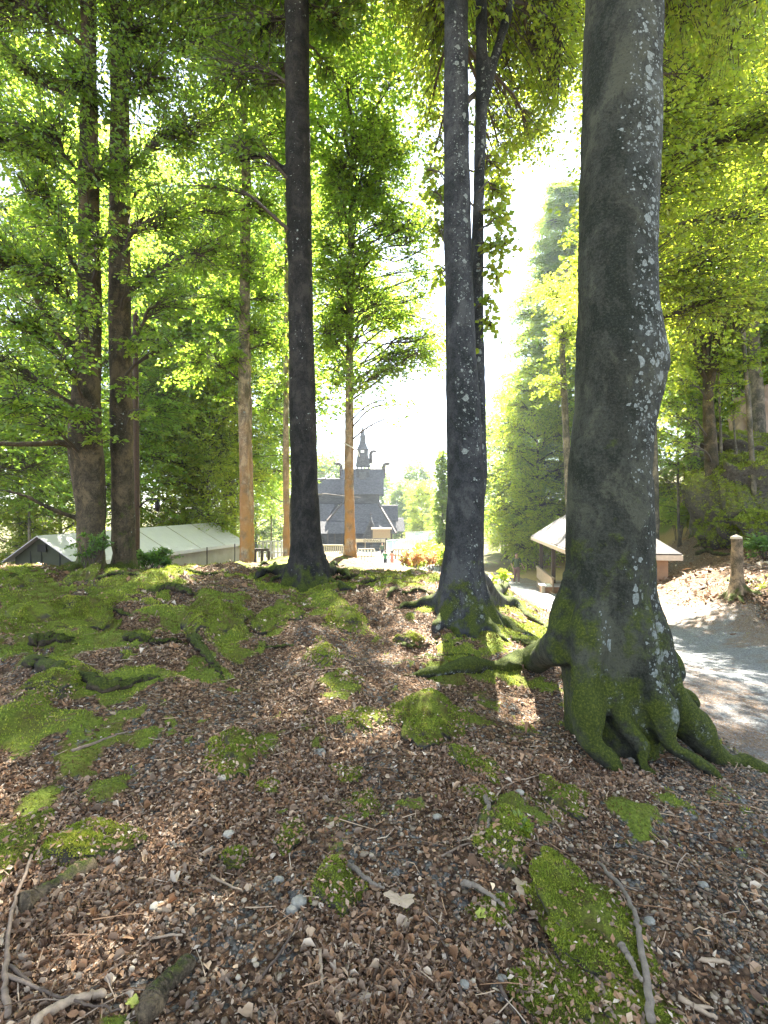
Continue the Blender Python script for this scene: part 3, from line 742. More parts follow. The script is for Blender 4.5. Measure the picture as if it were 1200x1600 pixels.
def plain_trunk(prof, d, roots=(), lob=.05, sides=20, n=50, m='bark_left', extra=(), voxel=.05, seed=1, forks=()):
    path, rr = prof_path(prof, d, n); base = np.array([path[0][0], d, gz(path[0][0], d)])
    parts = [ring_tube(path, rr, sides, seed, lob)]
    for a, ln, r0 in roots:
        e = base[:2] + np.array([math.cos(a), math.sin(a)]) * ln; mid = base[:2] + np.array([math.cos(a), math.sin(a)]) * ln * .55
        parts += root_tubes(path[2], [(mid[0], mid[1], gz(*mid)), (e[0], e[1], gz(*e))], r0, r0 * .25, .5, base)
    for fkp, r0, r1 in forks:
        q = spline(np.array([P(*k) for k in fkp]), 20); parts.append(tube(q, np.linspace(r0, r1, 20), 10))
    return path, base, remeshed('trunk', parts, voxel, 2, seed, .02, [M[m]])

# --- L1, L2: the pair of big trunks on the left
p, b, me = plain_trunk([(910,116.5,171.5),(890,119.8,167.2),(850,122.5,165.5),(800,121.5,164.5),(760,115.9,164.1),(720,111.1,160.9),(690,109.9,158.1),(640,111.6,156.4),(600,116.2,155.8),(480,122.8,157.2),(300,124.4,153.6),(100,126.0,150.0),(-300,129.4,146.6),(-900,134.6,141.4)], 9.5,
    [(i * 1.05 + .3, .75, .13) for i in range(6)], seed=21, voxel=.04,
    forks=[([(130,700,9.5),(95,692,9.2),(40,694,8.8),(-60,690,8.3)], .08, .03), ([(120,810,9.5),(80,795,9.1),(30,772,8.7),(-40,760,8.3)], .05, .02), ([(125,560,9.5),(85,510,9.2),(40,440,8.9),(-30,380,8.5)], .09, .04), ([(135,330,9.5),(170,250,9.6),(215,200,9.4)], .06, .03)])
f = Foliage(34)
lobes_px(f, p, [(40,300,8.3,75),(70,420,8.1,65),(15,500,7.9,70),(90,560,8.0,50),(20,620,7.8,60),(120,640,8.2,34),(120,480,8.0,45),(60,200,8.6,80),(20,100,8.8,70),(120,120,9,80),(140,260,8.6,60),(160,370,8.4,50),(-40,400,8,90),(-60,560,8,80),(-40,200,8.5,90),(145,680,8.6,28),(60,660,8,36),(90,345,8,50),
    (60,-60,9,120),(-80,-20,9,150)], .08, 1.35)
auto_crown(f, p, 12, 18, 4.5, 12, .17, .5, 1.9)
build_tree('beech_tree', 'thick mossy trunk with long low bare branches in front of the tent gable', 'tree', b, me, f, M['leaf'], M['twig'])
p, b, me = plain_trunk([(910,169.8,216.2),(888,172.2,210.8),(850,173.9,209.1),(780,174.7,208.3),(700,173.7,207.3),(600,172.7,205.3),(480,170.7,203.3),(300,172.4,201.6),(100,174.1,199.9),(-300,177.5,196.5),(-900,182.7,191.3)], 10.0,
    [(i * 1.05 + .8, .6, .11) for i in range(6)], seed=25, voxel=.04,
    forks=[([(195,380,10),(202,330,10),(215,300,9.9),(240,290,9.7),(270,278,9.5)], .05, .02), ([(200,360,10),(235,335,9.8),(280,325,9.5)], .05, .015)])
f = Foliage(35)
lobes_px(f, p, [(260,330,9,70),(320,400,9.2,55),(300,210,9.5,80),(230,120,9.5,85),(330,60,10,80),(240,430,9,45),(270,540,9,36),(220,530,9.3,34),(195,250,9,50),(200,40,9.5,80),(280,480,9.2,40),(360,330,10,50),(200,600,9.2,26),(225,640,9.2,20),
    (250,-90,9.5,140),(130,-120,9.5,140)], .08, 1.35)
auto_crown(f, p, 12, 18, 4.3, 12, .17, .5, 1.9)
build_tree('beech_tree', 'second big brown trunk, straight, right beside the thin lamp pole', 'tree', b, me, f, M['leaf'], M['twig'])

# --- T7: slim twin trunks lit orange at the foot, T8 thin one, T9 tied with a rope
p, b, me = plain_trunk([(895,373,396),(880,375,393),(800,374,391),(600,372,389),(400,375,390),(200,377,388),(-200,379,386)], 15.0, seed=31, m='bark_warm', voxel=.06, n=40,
    forks=[([(392,885,15.2),(393,800,15.2),(390,650,15.3),(388,450,15.5),(390,250,15.6)], .10, .06)])
f = Foliage(36)
lobes_px(f, p, [(380,420,15,60),(340,470,14.5,50),(400,330,15,60),(420,470,15.5,40),(330,380,14.5,55),(400,520,15,40),(360,560,14.6,36),(380,230,15,80),(440,540,15.5,36),(300,560,14,60),(345,620,14.5,26)], .10, 1.35, droop=.3)
auto_crown(f, p, 13, 19, 4, 9, .2, .8, 2)
build_tree('beech_tree', 'slim pair of fused pale trunks at the right end of the tent', 'tree', b, me, f, M['leaf'], M['twig'])
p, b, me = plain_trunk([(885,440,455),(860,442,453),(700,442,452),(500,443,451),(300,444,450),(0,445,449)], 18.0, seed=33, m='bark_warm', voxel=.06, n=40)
f = Foliage(37)
lobes_px(f, p, [(430,420,18,50),(460,330,18,60),(425,600,17.5,34),(410,640,18,30),(440,520,18,34),(470,560,18,30),(440,220,18,70)], .12, 1.3, droop=.3)
auto_crown(f, p, 16, 22, 4, 7, .2, .8, 2.2)
build_tree('beech_tree', 'thin mossy trunk just left of the dark straight trunk', 'tree', b, me, f, M['leaf'], M['twig'])
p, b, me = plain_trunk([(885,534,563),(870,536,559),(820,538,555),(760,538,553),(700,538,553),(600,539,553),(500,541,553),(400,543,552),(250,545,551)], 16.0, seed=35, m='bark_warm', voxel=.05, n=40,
    forks=[([(545,560,16),(560,520,15.8),(590,480,15.5),(620,440,15.3)], .07, .02), ([(545,520,16),(525,470,16),(505,420,16)], .06, .02), ([(546,480,16),(565,420,16),(590,360,16)], .06, .02), ([(546,600,16),(575,575,15.6),(630,590,15.2)], .04, .012)])
f = Foliage(38); rr9 = np.random.default_rng(5); l9 = []
for k in range(92):
    yy = 185 + 405 * (k + rr9.random()) / 92; lo_, hi_ = np.interp(yy, [185, 260, 360, 450, 560, 655], [545, 525, 500, 490, 500, 540]), np.interp(yy, [185, 260, 360, 450, 560, 625, 655], [600, 645, 678, 686, 680, 655, 620])
    l9.append((lo_ + (hi_ - lo_) * rr9.beta(.65, .65), yy, rr9.uniform(13.8, 17.2), rr9.uniform(28, 44)))
l9 += [(630, 655, 15.1, 14), (645, 632, 15.1, 16), (618, 625, 15.1, 16), (520, 600, 15.6, 20), (668, 430, 15, 24), (674, 500, 15, 20)]
lobes_px(f, p, l9, .10, .62, droop=.3, rs=1.2, r0=.03)
auto_crown(f, p, 12.5, 16, 3, 8, .14, .3, 1.7)
T9 = build_tree('beech_tree', 'beech with a rope tied round its warm brown trunk in front of the church', 'tree', b, me, f, M['leaf'], M['twig'])

# --- forest trees made from a few grown patterns; every tree is its own object with its own trunk and crown
def proto(seed, H, cz0, R, nl, lobe, size, cov, leafm, woodm, tr=.16, droop=.25, conif=False, fl=(1, 1, .6)):
    f = Foliage(seed); r = f.r
    z = np.linspace(-.4, H * .96, 14); pth = np.stack([np.cumsum(r.normal(0, .05, 14)) * .6, np.cumsum(r.normal(0, .05, 14)) * .6, z], 1); pth[:, :2] -= pth[1, :2]
    rad_ = tr * (1 - z / H * .88) + tr * .7 * np.exp(-np.maximum(z, 0) / .35)
    mb = MB(); v, q, t = ring_tube(pth, rad_, 12, seed, .06); mb.add(v, q, t)
    if conif:
        for i in range(nl):
            zz = cz0 + (H - cz0) * (i + .5) / nl; k = 1 - (i + .5) / nl; rr = R * (k ** .75) * r.uniform(.75, 1.1) + .15; a = i * 2.399
            st = axis_at(pth, zz); e = st + [math.cos(a) * rr, math.sin(a) * rr, -.28 * rr]
            lb = f.limb(st, e, .012 + .012 * rr, .006, .10, 7, 4, .02)
            for u_ in (.45, .72, .95):
                c = lb[int(u_ * 6)]; w = lobe * (.6 + .55 * rr / R); f.lobe(c - [0, 0, .1 * w], (w, w, w * .35), size, cov, lb, nl=14, droop=.7, flat=.6, width=.26, tl=.9, twig_r=.005)
    else:
        auto_crown(f, pth, cz0, H, R, nl, size, cov, lobe, droop=droop, fl=fl)
        for k in range(9):      # bare snags below the crown
            zz = r.uniform(cz0 * .4, cz0); a = r.uniform(0, 2 * PI); st = axis_at(pth, zz); f.limb(st, st + [math.cos(a) * r.uniform(.8, 2), math.sin(a) * 1.4, r.uniform(-.1, .5)], .025, .006, .1, 7, 4)
    return (mb.mesh('trunk', [woodm]), f.wood.mesh('branches', [M['twig']]), f.leaf.mesh('crown', [leafm], False, 'tone'))
F9 = (1, 1, .85)
PR = {
 'tall': proto(51, 20, 4.5, 4.4, 40, 2.3, .17, .62, M['leaf'], M['bark_far'], .2, fl=F9),
 'tall_b': proto(52, 17, 3.0, 4.0, 36, 2.1, .17, .62, M['leaf'], M['bark_far'], .17, fl=F9),
 'gold': proto(53, 13, 1.2, 3.4, 36, 1.8, .15, .75, M['leaf_y'], M['bark_far'], .14, .35, fl=F9),
 'thin': proto(54, 14, 5.5, 2.0, 18, 1.4, .15, .7, M['leaf'], M['bark_far'], .10, fl=F9),
 'bush': proto(55, 3.2, .5, 1.9, 22, .9, .12, 1.6, M['leaf_y'], M['bark_far'], .05),
 'fir': proto(56, 17, 2.0, 4.2, 80, 1.15, .17, 1.5, M['needle'], M['bark_far'], .2, conif=True),
 'far': proto(57, 14, .5, 4.6, 46, 2.3, .28, .8, M['leaf_f'], M['bark_far'], .2, fl=F9),
 'column': proto(58, 9, .3, .6, 34, .75, .16, 1.8, M['needle'], M['bark_far'], .12, fl=(1, 1, 1.2)),
}
_first = {}
def forest(kind_, name, label, px, d, H, group=None, rot=None, cat='tree', z=None, wide=1.0):
    x = (px - 600) / FPX * d; mes = PR[kind_]
    h0 = {'tall': 20, 'tall_b': 17, 'gold': 13, 'thin': 14, 'bush': 3.2, 'fir': 17, 'far': 14, 'column': 9}[kind_]
    root = thing(name, label, cat, (x, d, (gz(x, d) if z is None else z) - .1), group, (px * .37 + d * 1.7) % 6.28 if rot is None else rot)
    s = H / h0; root.scale = (s * wide, s * wide, s)
    for nm, me in zip(('trunk', 'branches', 'crown'), mes):
        if kind_ in ('bush', 'column') and nm == 'trunk': nm = 'stem'
        link(nm, me, root)
    return root
# ------------------------------------------------------------------ the forest behind
LB = [
 # kind, name, label, px, depth, height
 ('tall','beech_tree','tall beech behind the tent, left of the thick mossy trunk',-60,17,21),
 ('gold','beech_tree','low yellow-green beech behind the tent gable',30,25,9),
 ('tall_b','beech_tree','beech rising over the tent between the two big brown trunks',150,27,22),
 ('gold','beech_tree','bright yellow-green beech over the tent roof, right of the lamp pole',285,36,19),
 ('gold','beech_tree','sunlit beech beyond the far end of the tent',325,33,14),
 ('tall','beech_tree','tall beech filling the gap above the tent ridge',215,37,30),
 ('tall','beech_tree','tall beech high behind the slim fused trunks',350,42,30),
 ('tall','beech_tree','beech behind the thin mossy trunk',365,40,28),
 ('thin','young_tree','spindly young tree at the left edge of the photo',-10,19,9),
 ('thin','young_tree','spindly young tree behind the left end of the tent',48,22,10),
 ('gold','beech_tree','broad yellow-green beech at the far left behind the tent',-110,28,12),
 ('gold','beech_tree','yellow-green beech seen between the tent and the thick mossy trunk',95,38,13),
 ('thin','young_tree','slender grey tree left of the thin mossy trunk, near the fence',425,46,11),
 ('thin','beech_tree','beech whose crown fills the gap between the dark straight trunk and the roped trunk',455,34,28),
 ('far','tree','pale tree left of the church roof, behind the dark straight trunk',450,95,14),
 ('far','tree','pale tree behind the church ridge left of the roped trunk',515,112,19),
 ('far','tree','pale tree rising behind the church tower',590,118,17),
 ('far','tree','dark umbrella-shaped tree on the skyline right of the church',652,115,17),
 ('far','tree','round pale tree beside the right end of the church',628,104,12),
 ('gold','tree','light yellow rounded tree between the church and the ivy column',660,72,9.5),
 ('column','conifer','tall narrow ivy-clad conifer left of the twin-stemmed tree',692,42,9.3),
 ('far','tree','hazy tree at the far left beyond the fence',400,80,13),
 ('tall_b','beech_tree','green beech by the path bend, right of the twin-stemmed tree',790,46,15),
 ('gold','beech_tree','sunlit bushy beech behind the hut roof',842,36,13.5),
 ('gold','beech_tree','yellow-green beech low beside the walker on the path',785,52,9),
 ('fir','hemlock_tree','dark hemlock left of the lichen-spotted trunk, tip against the sky',885,41,30),
 ('tall','beech_tree','tall bright beech right of the lichen-spotted trunk, behind the hut',1075,31,27),
 ('tall','beech_tree','tall beech at the right edge above the rocks',1225,24,24),
 ('gold','beech_tree','bright beech behind the fork-topped trunk on the bank',1090,30,15),
 ('gold','beech_tree','bright beech above the mossy boulders',1170,33,13),
 ('tall_b','beech_tree','beech directly behind the hut roof ridge',960,44,18),
 ('tall','beech_tree','tall beech at the top of the right bank',1240,30,20),
 ('thin','young_tree','thin bare-stemmed sapling left of the fork-topped trunk',1062,22,9),
]
for k_, nm, lb, px, d, H in LB: forest(k_, nm, lb, px, d, H, wide=1.5 if px == 455 else 1.15 if k_ == 'fir' else 1.0)

# --- tall linden added to shade the foreground, stem behind the twin-stemmed tree
p, b, me = plain_trunk([(905,741,751),(880,742,750),(500,741,748),(100,742,748),(-200,743,747),(-400,744,746)], 15.5, seed=43, m='bark_far', voxel=.05, n=40)
f = Foliage(44)
lobes_px(f, p, [(800,60,15,70),(860,120,15,65),(790,180,15.5,50),(850,210,15,45),(890,40,15,70),(760,20,16,60),(820,-60,16,120),(700,40,16,50),(672,110,16,36),(720,-120,16,110),(900,-120,16,120),(668,30,16,40),(800,-220,17,150),(665,190,16,24),(775,290,15.2,34),(800,250,15.2,36),(668,250,15.6,24),(672,310,15.6,20),(668,150,16,26)], .11, .9, droop=.4)
auto_crown(f, p, 16, 26, 6.5, 44, .16, .2, 2.3, tl=1.7, fl=(1, 1, .85))  # upper crown above the view, put in to shade the foreground
build_tree('linden_tree', 'tall yellow-green linden added for shade, whose crown shows high on both sides of the twin-stemmed tree', 'tree', b, me, f, M['leaf_y'], M['twig'])

# --- beech added behind the lichen-spotted trunk to shade the path, crown showing right
p, b, me = plain_trunk([(930,946,978),(900,949,974),(600,950,970),(200,953,966),(-300,956,963)], 14.3, seed=47, m='bark_far', voxel=.05, n=40)
f = Foliage(48)
lobes_px(f, p, [(1060,200,14,60),(1090,300,14,50),(1060,420,13.6,40),(1110,130,14,60),(1050,330,13.4,36),(1130,220,13.6,50),(1070,80,14,60),(960,200,14.5,70),(960,350,14.5,60),(950,80,14.5,80),(960,450,14.5,50),(950,520,14.5,45),(1000,430,14.2,45)], .11, 1.2, droop=.3)
auto_crown(f, p, 7, 19, 4.4, 60, .12, .95, 1.7, avoid=lambda c: c[0] / c[1] * FPX + 600 < 925, fl=(1, 1, .8))
build_tree('beech_tree', 'bright-crowned beech added for shade between the hut and the lichen-spotted trunk', 'tree', b, me, f, M['leaf_y'], M['twig'])

# --- right bank: fork-topped trunk, dark one beside it, thin ones by the rock, stump
p, b, me = plain_trunk([(862,1098,1136),(850,1102,1131),(820,1104,1126),(760,1103,1123),(700,1101,1120),(640,1099,1115),(600,1100,1113)], 20.0, [(i * 1.2, .8, .12) for i in range(5)], seed=41, m='bark_left', voxel=.06, n=30,
    forks=[([(1106,615,20),(1102,560,20),(1095,500,20),(1090,420,20)], .17, .08), ([(1108,615,20),(1116,570,19.8),(1118,520,19.6),(1130,440,19.4)], .14, .06),
           ([(1106,700,20),(1080,680,19.5),(1050,660,19)], .05, .015), ([(1108,720,20),(1070,705,19.3),(1030,690,18.8)], .04, .012), ([(1106,640,20),(1080,622,19.6),(1040,610,19)], .05, .012), ([(1104,745,20),(1080,728,19.5),(1050,700,19)], .035, .01)])
f = Foliage(39)
lobes_px(f, p, [(1090,430,19.5,60),(1140,420,19.5,60),(1060,500,19,50),(1150,520,19,45),(1060,590,18.8,36),(1045,650,18.8,26),(1110,350,20,70),(1180,450,18,60),(1050,690,18.8,22),(1130,560,19,30),(1075,560,19.5,34)], .12, 1.0)
auto_crown(f, p, 12, 19, 4, 9, .2, .8, 2)
build_tree('beech_tree', 'fork-topped trunk on the leafy bank above the cut stump', 'tree', b, me, f, M['leaf_y'], M['twig'])
for px0, py0, px1, py1, w, d, lb, lst in [
    (1086,842,1082,560,15,22.5,'dark thin trunk close left of the fork-topped trunk',[(1085,560,22,40),(1070,620,21.5,28),(1090,480,22,50)]),
    (1022,838,1016,560,17,21.5,'dark trunk half hidden right of the lichen-spotted trunk, above the hut',[(1040,560,21,50),(1030,480,21,60),(1045,400,21,60)]),
    (1181,735,1160,500,9,19,'thin grey leaning trunk in front of the pale rock',[(1160,480,19,50),(1180,560,18.5,30),(1140,600,18.5,26)]),
    (1190,700,1166,330,19,23,'thick dark trunk rising behind the rocks at the right',[(1170,330,22,80),(1190,250,22,80),(1140,300,22,60)]),
    (1128,735,1123,590,5,20.5,'pale wavy sapling between the fork-topped trunk and the boulders',[(1122,580,20.5,30)]),
    (1158,738,1145,640,5,20,'pale sapling standing on the mossy boulders',[(1146,640,20,24)]),
    (893,760,878,540,13,26,'dark thin trunk showing left of the lichen-spotted trunk',[(880,530,26,50),(860,600,26,34),(870,460,26,50)])]:
    zb = gz((px0 - 600) / FPX * d, d); pyb = 800 - (zb - CZ) / d * FPX + 12
    p, b, me = plain_trunk([(pyb, px0 - w * .62, px0 + w * .62), (pyb - 25, px0 - w * .5, px0 + w * .5), ((pyb + py1) / 2, (px0 + px1) / 2 - w * .45 + 1.5, (px0 + px1) / 2 + w * .45 + 1.5), (py1, px1 - w * .35, px1 + w * .35), (py1 - 60, px1 - w * .2, px1 + w * .2)], d, seed=int(px0), m='bark_far', voxel=.05 if w > 6 else .03, n=26)
    f = Foliage(int(px0)); lobes_px(f, p, lst, .12, 1.2)
    build_tree('beech_tree' if w > 6 else 'sapling', lb, 'tree', b, me, f, M['leaf_y'], M['twig'])

# ------------------------------------------------------------------ camera, sky, sun
cam = bpy.data.cameras.new('camera'); co_ = bpy.data.objects.new('camera', cam); COL.objects.link(co_)
cam.sensor_fit = 'VERTICAL'; cam.sensor_height = 36; cam.lens = 18; cam.clip_start = .05; cam.clip_end = 2000
co_.location = (0, 0, CZ); co_.rotation_euler = (PI / 2, 0, 0); sc.camera = co_
SUN_EL, SUN_AZ = rad(52), rad(9)
w = bpy.data.worlds.new('World'); sc.world = w; w.use_nodes = True
nt = w.node_tree; bg = nt.nodes['Background']
sky = nt.nodes.new('ShaderNodeTexSky'); sky.sky_type = 'NISHITA'; sky.sun_disc = False
sky.sun_elevation = SUN_EL; sky.sun_rotation = SUN_AZ; sky.dust_density = 0.0; sky.air_density = 1.0; sky.ozone_density = 2.0
hs = nt.nodes.new('ShaderNodeHueSaturation'); hs.inputs['Saturation'].default_value = .5; nt.links.new(sky.outputs[0], hs.inputs['Color']); nt.links.new(hs.outputs[0], bg.inputs[0]); bg.inputs[1].default_value = .05
sun = bpy.data.lights.new('sun', 'SUN'); sun.energy = 4.8; sun.angle = rad(.5); sun.color = (1, .94, .83)
so = bpy.data.objects.new('sun', sun); COL.objects.link(so)
S = Vector((math.sin(SUN_AZ) * math.cos(SUN_EL), math.cos(SUN_AZ) * math.cos(SUN_EL), math.sin(SUN_EL)))
so.rotation_euler = S.to_track_quat('Z', 'Y').to_euler()
sc.view_settings.view_transform = 'Standard'; sc.view_settings.look = 'None'; sc.view_settings.gamma = 1
sc.view_settings.exposure = 3.72
sc.render.engine = 'CYCLES'
c_ = sc.cycles; c_.max_bounces = 8; c_.diffuse_bounces = 4; c_.glossy_bounces = 2; c_.transmission_bounces = 7; c_.transparent_max_bounces = 4
c_.caustics_reflective = False; c_.caustics_refractive = False; c_.sample_clamp_indirect = 6; c_.use_denoising = True
# ------------------------------------------------------------------ built things
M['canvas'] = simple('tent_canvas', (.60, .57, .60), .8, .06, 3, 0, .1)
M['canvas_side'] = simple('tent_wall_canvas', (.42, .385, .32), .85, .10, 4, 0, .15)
M['canvas_shade'] = simple('shaded_gable_canvas', (.055, .062, .038), .85, .15, 4, 0, .15)  # white canvas darkened to give the near gable its shade
M['dark'] = simple('dark_opening', (.015, .015, .014), .8, .2, 5)
M['iron'] = simple('dark_iron', (.02, .02, .02), .5, .2, 20, .6)
M['pole'] = simple('creosoted_pole', (.07, .045, .03), .8, .35, 30)
M['wood'] = simple('weathered_timber', (.30, .22, .14), .75, .25, 10)
M['wood_pale'] = simple('pale_timber', (.50, .42, .32), .7, .18, 10)
M['wood_tan'] = simple('tan_boards', (.34, .20, .11), .75, .2, 6)
M['wood_d'] = simple('dark_timber', (.06, .045, .035), .8, .3, 12)
M['white'] = simple('white_paint', (.72, .73, .72), .5, .08, 12)
M['rope'] = simple('pale_rope', (.6, .58, .54), .8, .15, 60)
M['skin'] = simple('skin', (.45, .27, .19), .55, .08, 20, 0, 0)
M['hair'] = simple('dark_hair', (.025, .018, .013), .6, .3, 60)
def shingle_mat(name, col, sx=3.2, hi=1.5):
    m, nt, b = mat(name); co = objco(nt)
    br = N(nt, 'ShaderNodeTexBrick'); br.inputs['Scale'].default_value = sx; br.inputs['Mortar Size'].default_value = .02
    sep = N(nt, 'ShaderNodeSeparateXYZ'); L(nt, co, sep.inputs[0]); cmb = N(nt, 'ShaderNodeCombineXYZ')
    L(nt, math_n(nt, 'ADD', sep.outputs[0], math_n(nt, 'MULTIPLY', sep.outputs[1], .7)), cmb.inputs[0]); L(nt, math_n(nt, 'MULTIPLY', sep.outputs[2], 1.3), cmb.inputs[1])
    L(nt, cmb.outputs[0], br.inputs['Vector'])
    br.inputs['Color1'].default_value = (*[c * .7 for c in col], 1); br.inputs['Color2'].default_value = (*[min(1, c * hi) for c in col], 1); br.inputs['Mortar'].default_value = (*[c * .3 for c in col], 1)
    c = mix(nt, math_n(nt, 'MULTIPLY', step(nt, noise(nt, co, 1.2, 5, .65), .45, .7), .5), br.outputs[0], tuple(x * .55 for x in col))
    L(nt, c, b.inputs['Base Color']); b.inputs['Roughness'].default_value = .75
    bump(nt, b, br.outputs['Fac'], .5, -.02)
    return m
M['tar'] = shingle_mat('tarred_shingles', (.075, .072, .075), 2.2)
M['tar_wall'] = shingle_mat('tarred_wall', (.05, .047, .048), 1.2)
M['shake'] = shingle_mat('hut_roof_shingles', (.05, .04, .036), 3.2, 1.5)

def part(mb, name, m, parent, smooth=False):
    return link(name, mb.mesh(name, [M[m]], smooth), parent)
def local(pts, base): return np.asarray(pts, float) - np.asarray(base, float)

# tent ----------------------------------------------------------------
def slab(pts, th):
    """four points (counter-clockwise seen from outside) thickened inwards"""
    p = np.array(pts, float); n = norm(np.cross(p[1] - p[0], p[3] - p[0])); mb = MB(); mb.hull(p - n * th, p); return mb
tb = np.array([-11.6, 25.0, gz(-11.6, 25) - .1]); tent = thing('marquee_tent', 'long white canvas tent with a low pitched roof behind the two big brown trunks', 'tent', tb)
A = P(116, 873, 18.0); B = P(376, 844, 32.0); R0 = P(66, 838, 18.3); R1 = P(331, 817, 32.3)
C_ = np.array([2 * R0[0] - A[0], 2 * R0[1] - A[1] + .2, A[2]]); D_ = np.array([2 * R1[0] - B[0], 2 * R1[1] - B[1], B[2]])
ax = norm(B - A); o_ = -ax * .25; e_ = ax * .25; out = np.array([.28, 0, -.16])
rf = slab(local([A + o_ + out, B + e_ + out, R1 + e_ + [0, 0, .03], R0 + o_ + [0, 0, .03]], tb), .03)
rf2 = slab(local([R0 + o_ + [0, 0, .03], R1 + e_ + [0, 0, .03], D_ + e_ - out * [1, 1, -1], C_ + o_ - out * [1, 1, -1]], tb), .03)
roof = part(rf, 'roof', 'canvas', tent); part(rf2, 'roof', 'canvas', tent)
for t in (.2, .4, .6, .8): sm = MB(); sm.bar(local(A + (B - A) * t + out + [0, 0, .012], tb), local(R0 + (R1 - R0) * t + [0, 0, .045], tb), .04, .02); part(sm, 'roof_seam', 'canvas_side', roof)
va = MB(); va.hull(local([A + o_ + out + [0, 0, -.16], B + e_ + out + [0, 0, -.16], B + e_ + out * .93 + [0, 0, -.16], A + o_ + out * .93 + [0, 0, -.16]], tb), local([A + o_ + out, B + e_ + out, B + e_ + out * .93, A + o_ + out * .93], tb)); part(va, 'valance', 'canvas', tent)
def curtain(a, b, zb, amp, nwave, name, m):
    n = 120; h = 14; t = np.linspace(0, 1, n); nrm_ = norm(np.cross(b - a, [0, 0, 1])); v = []
    for k in range(h):
        f_ = k / (h - 1); p = a + (b - a) * t[:, None]; p[:, 2] = p[:, 2] * (1 - f_) + zb * f_
        p = p + nrm_ * (amp * (np.sin(t * nwave) * .5 + fbm(t * 9, f_ * 2 + t * 0, 3, 3)) * (.3 + f_))[:, None]; v.append(p)
    v = np.concatenate(v); i = np.arange(h - 1)[:, None] * n; j = np.arange(n - 1)[None]; q = np.stack([i + j, i + n + j, i + n + j + 1, i + j + 1], -1).reshape(-1, 4)
    v2 = v - nrm_ * .02
    mb = MB(); mb.add(local(v, tb), q); mb.add(local(v2, tb), q[:, ::-1]); return part(mb, name, m, tent, True)
zb = min(gz(A[0], A[1]), gz(B[0], B[1])) - .2
curtain(A, B, zb, .09, 70, 'side_wall', 'canvas_side'); curtain(D_, C_, zb, .07, 50, 'side_wall', 'canvas_side')
def gable(a, r, c, s):
    mb = MB(); k = ax * s
    mb.add(local([a, r, c, [c[0], c[1], zb], [a[0], a[1], zb], a + k, r + k, c + k, np.array([c[0], c[1], zb]) + k, np.array([a[0], a[1], zb]) + k], tb),
           [[0, 4, 3, 2], [5, 7, 8, 9], [0, 1, 6, 5], [1, 2, 7, 6], [2, 3, 8, 7], [4, 0, 5, 9]], [[0, 2, 1], [5, 6, 7]]); return mb
g1 = part(gable(A, R0, C_, .03), 'gable_wall', 'canvas_shade', tent); part(gable(B, R1, D_, -.03), 'gable_wall', 'canvas_side', tent)
mid = (A + C_) / 2; wv = norm(C_ - A)
mb = MB(); c = R0 + [0, 0, -.42] + wv * .0; mb.hull(local([c - wv * .2 - ax * .03, c + wv * .2 - ax * .03, c + wv * .2 - ax * .005, c - wv * .2 - ax * .005], tb) - [0, 0, .13], local([c - wv * .2 - ax * .03, c + wv * .2 - ax * .03, c + wv * .2 - ax * .005, c - wv * .2 - ax * .005], tb) + [0, 0, .13]); part(mb, 'window', 'dark', g1)
mb = MB()
for s in (-.75, .1, .62): mb.bar(local(mid + wv * s - ax * .02 + [0, 0, .25], tb), local(np.array([*(mid + wv * s - ax * .02)[:2], zb]), tb), .03, .02)
part(mb, 'door_seam', 'dark', g1)
nv = norm(np.cross(B - A, [0, 0, 1]))
for t in (.62, .86):
    mb = MB(); p = A + (B - A) * t + nv * .5; mb.tube(local([[p[0], p[1], zb], [p[0], p[1], p[2] - .12]], tb), [.03, .03], 8); part(mb, 'guy_pole', 'wood_d', tent, True)

# lamp pole -----------------------------------------------------------
lx, ly = (213 - 600) / FPX * 11.5, 11.5; lb_ = np.array([lx, ly, gz(lx, ly)])
lp = thing('lamp_post', 'slim dark pole with a small black lamp, beside the second big trunk', 'lamp post', lb_)
mb = MB(); mb.tube([[0, 0, -.3], [0, 0, 2], [-.02, 0, 5.9]], [.075, .072, .055], 12); mb.tube([[0, 0, 5.85], [-.02, 0, 5.98]], [.06, .02], 12); part(mb, 'pole', 'pole', lp, True)
mb = MB(); z0 = lb_[2]; a0 = P(217, 793, 11.5) - lb_; a1 = P(231, 781, 11.4) - lb_; a2 = P(246, 781, 11.3) - lb_; mb.tube(spline([a0, a1, a2, a2 + [0, 0, -.05]], 14), [.018] * 14, 8); arm = part(mb, 'arm', 'iron', lp, True)
mb = MB(); mb.tube([a2 + [0, 0, -.03], a2 + [0, 0, -.06], a2 + [0, 0, -.12], a2 + [0, 0, -.24], a2 + [0, 0, -.26]], [.02, .05, .06, .045, .02], 12); part(mb, 'lamp', 'iron', lp, True)

# rope on the roped trunk ------------------------------------------------
rb = P(545, 697, 16); rope = MB(); th = np.linspace(0, 2 * PI, 26)
rope.tube(np.stack([np.cos(th) * .165, np.sin(th) * .165, -.09 * np.cos(th) * 1.0], 1), [.018] * 26, 6, cap=False); rope.tube([[.16, -.05, -.09], [.28, -.12, -.16], [.34, -.12, -.34]], [.018, .016, .012], 6); rope.tube([[.16, -.05, -.09], [.2, -.1, -.25]], [.016, .012], 6)
tag(link('rope', rope.mesh('rope', [M['rope']]), None, rb), 'pale rope tied round the warm brown trunk in front of the church', 'rope')

# hut -----------------------------------------------------------------
hb = np.array([6.15, 16.0, CZ - 3.3]); ua = norm(np.array([1.8, 11.3, 0])); va_ = np.array([ua[1], -ua[0], 0]); ze = 2.03; LH, WH = 11.4, 2.9
hut = thing('park_hut', 'long timber hut with a pale shingled hip roof behind the lichen-spotted trunk', 'hut', hb, rotz=math.atan2(ua[1], ua[0]))
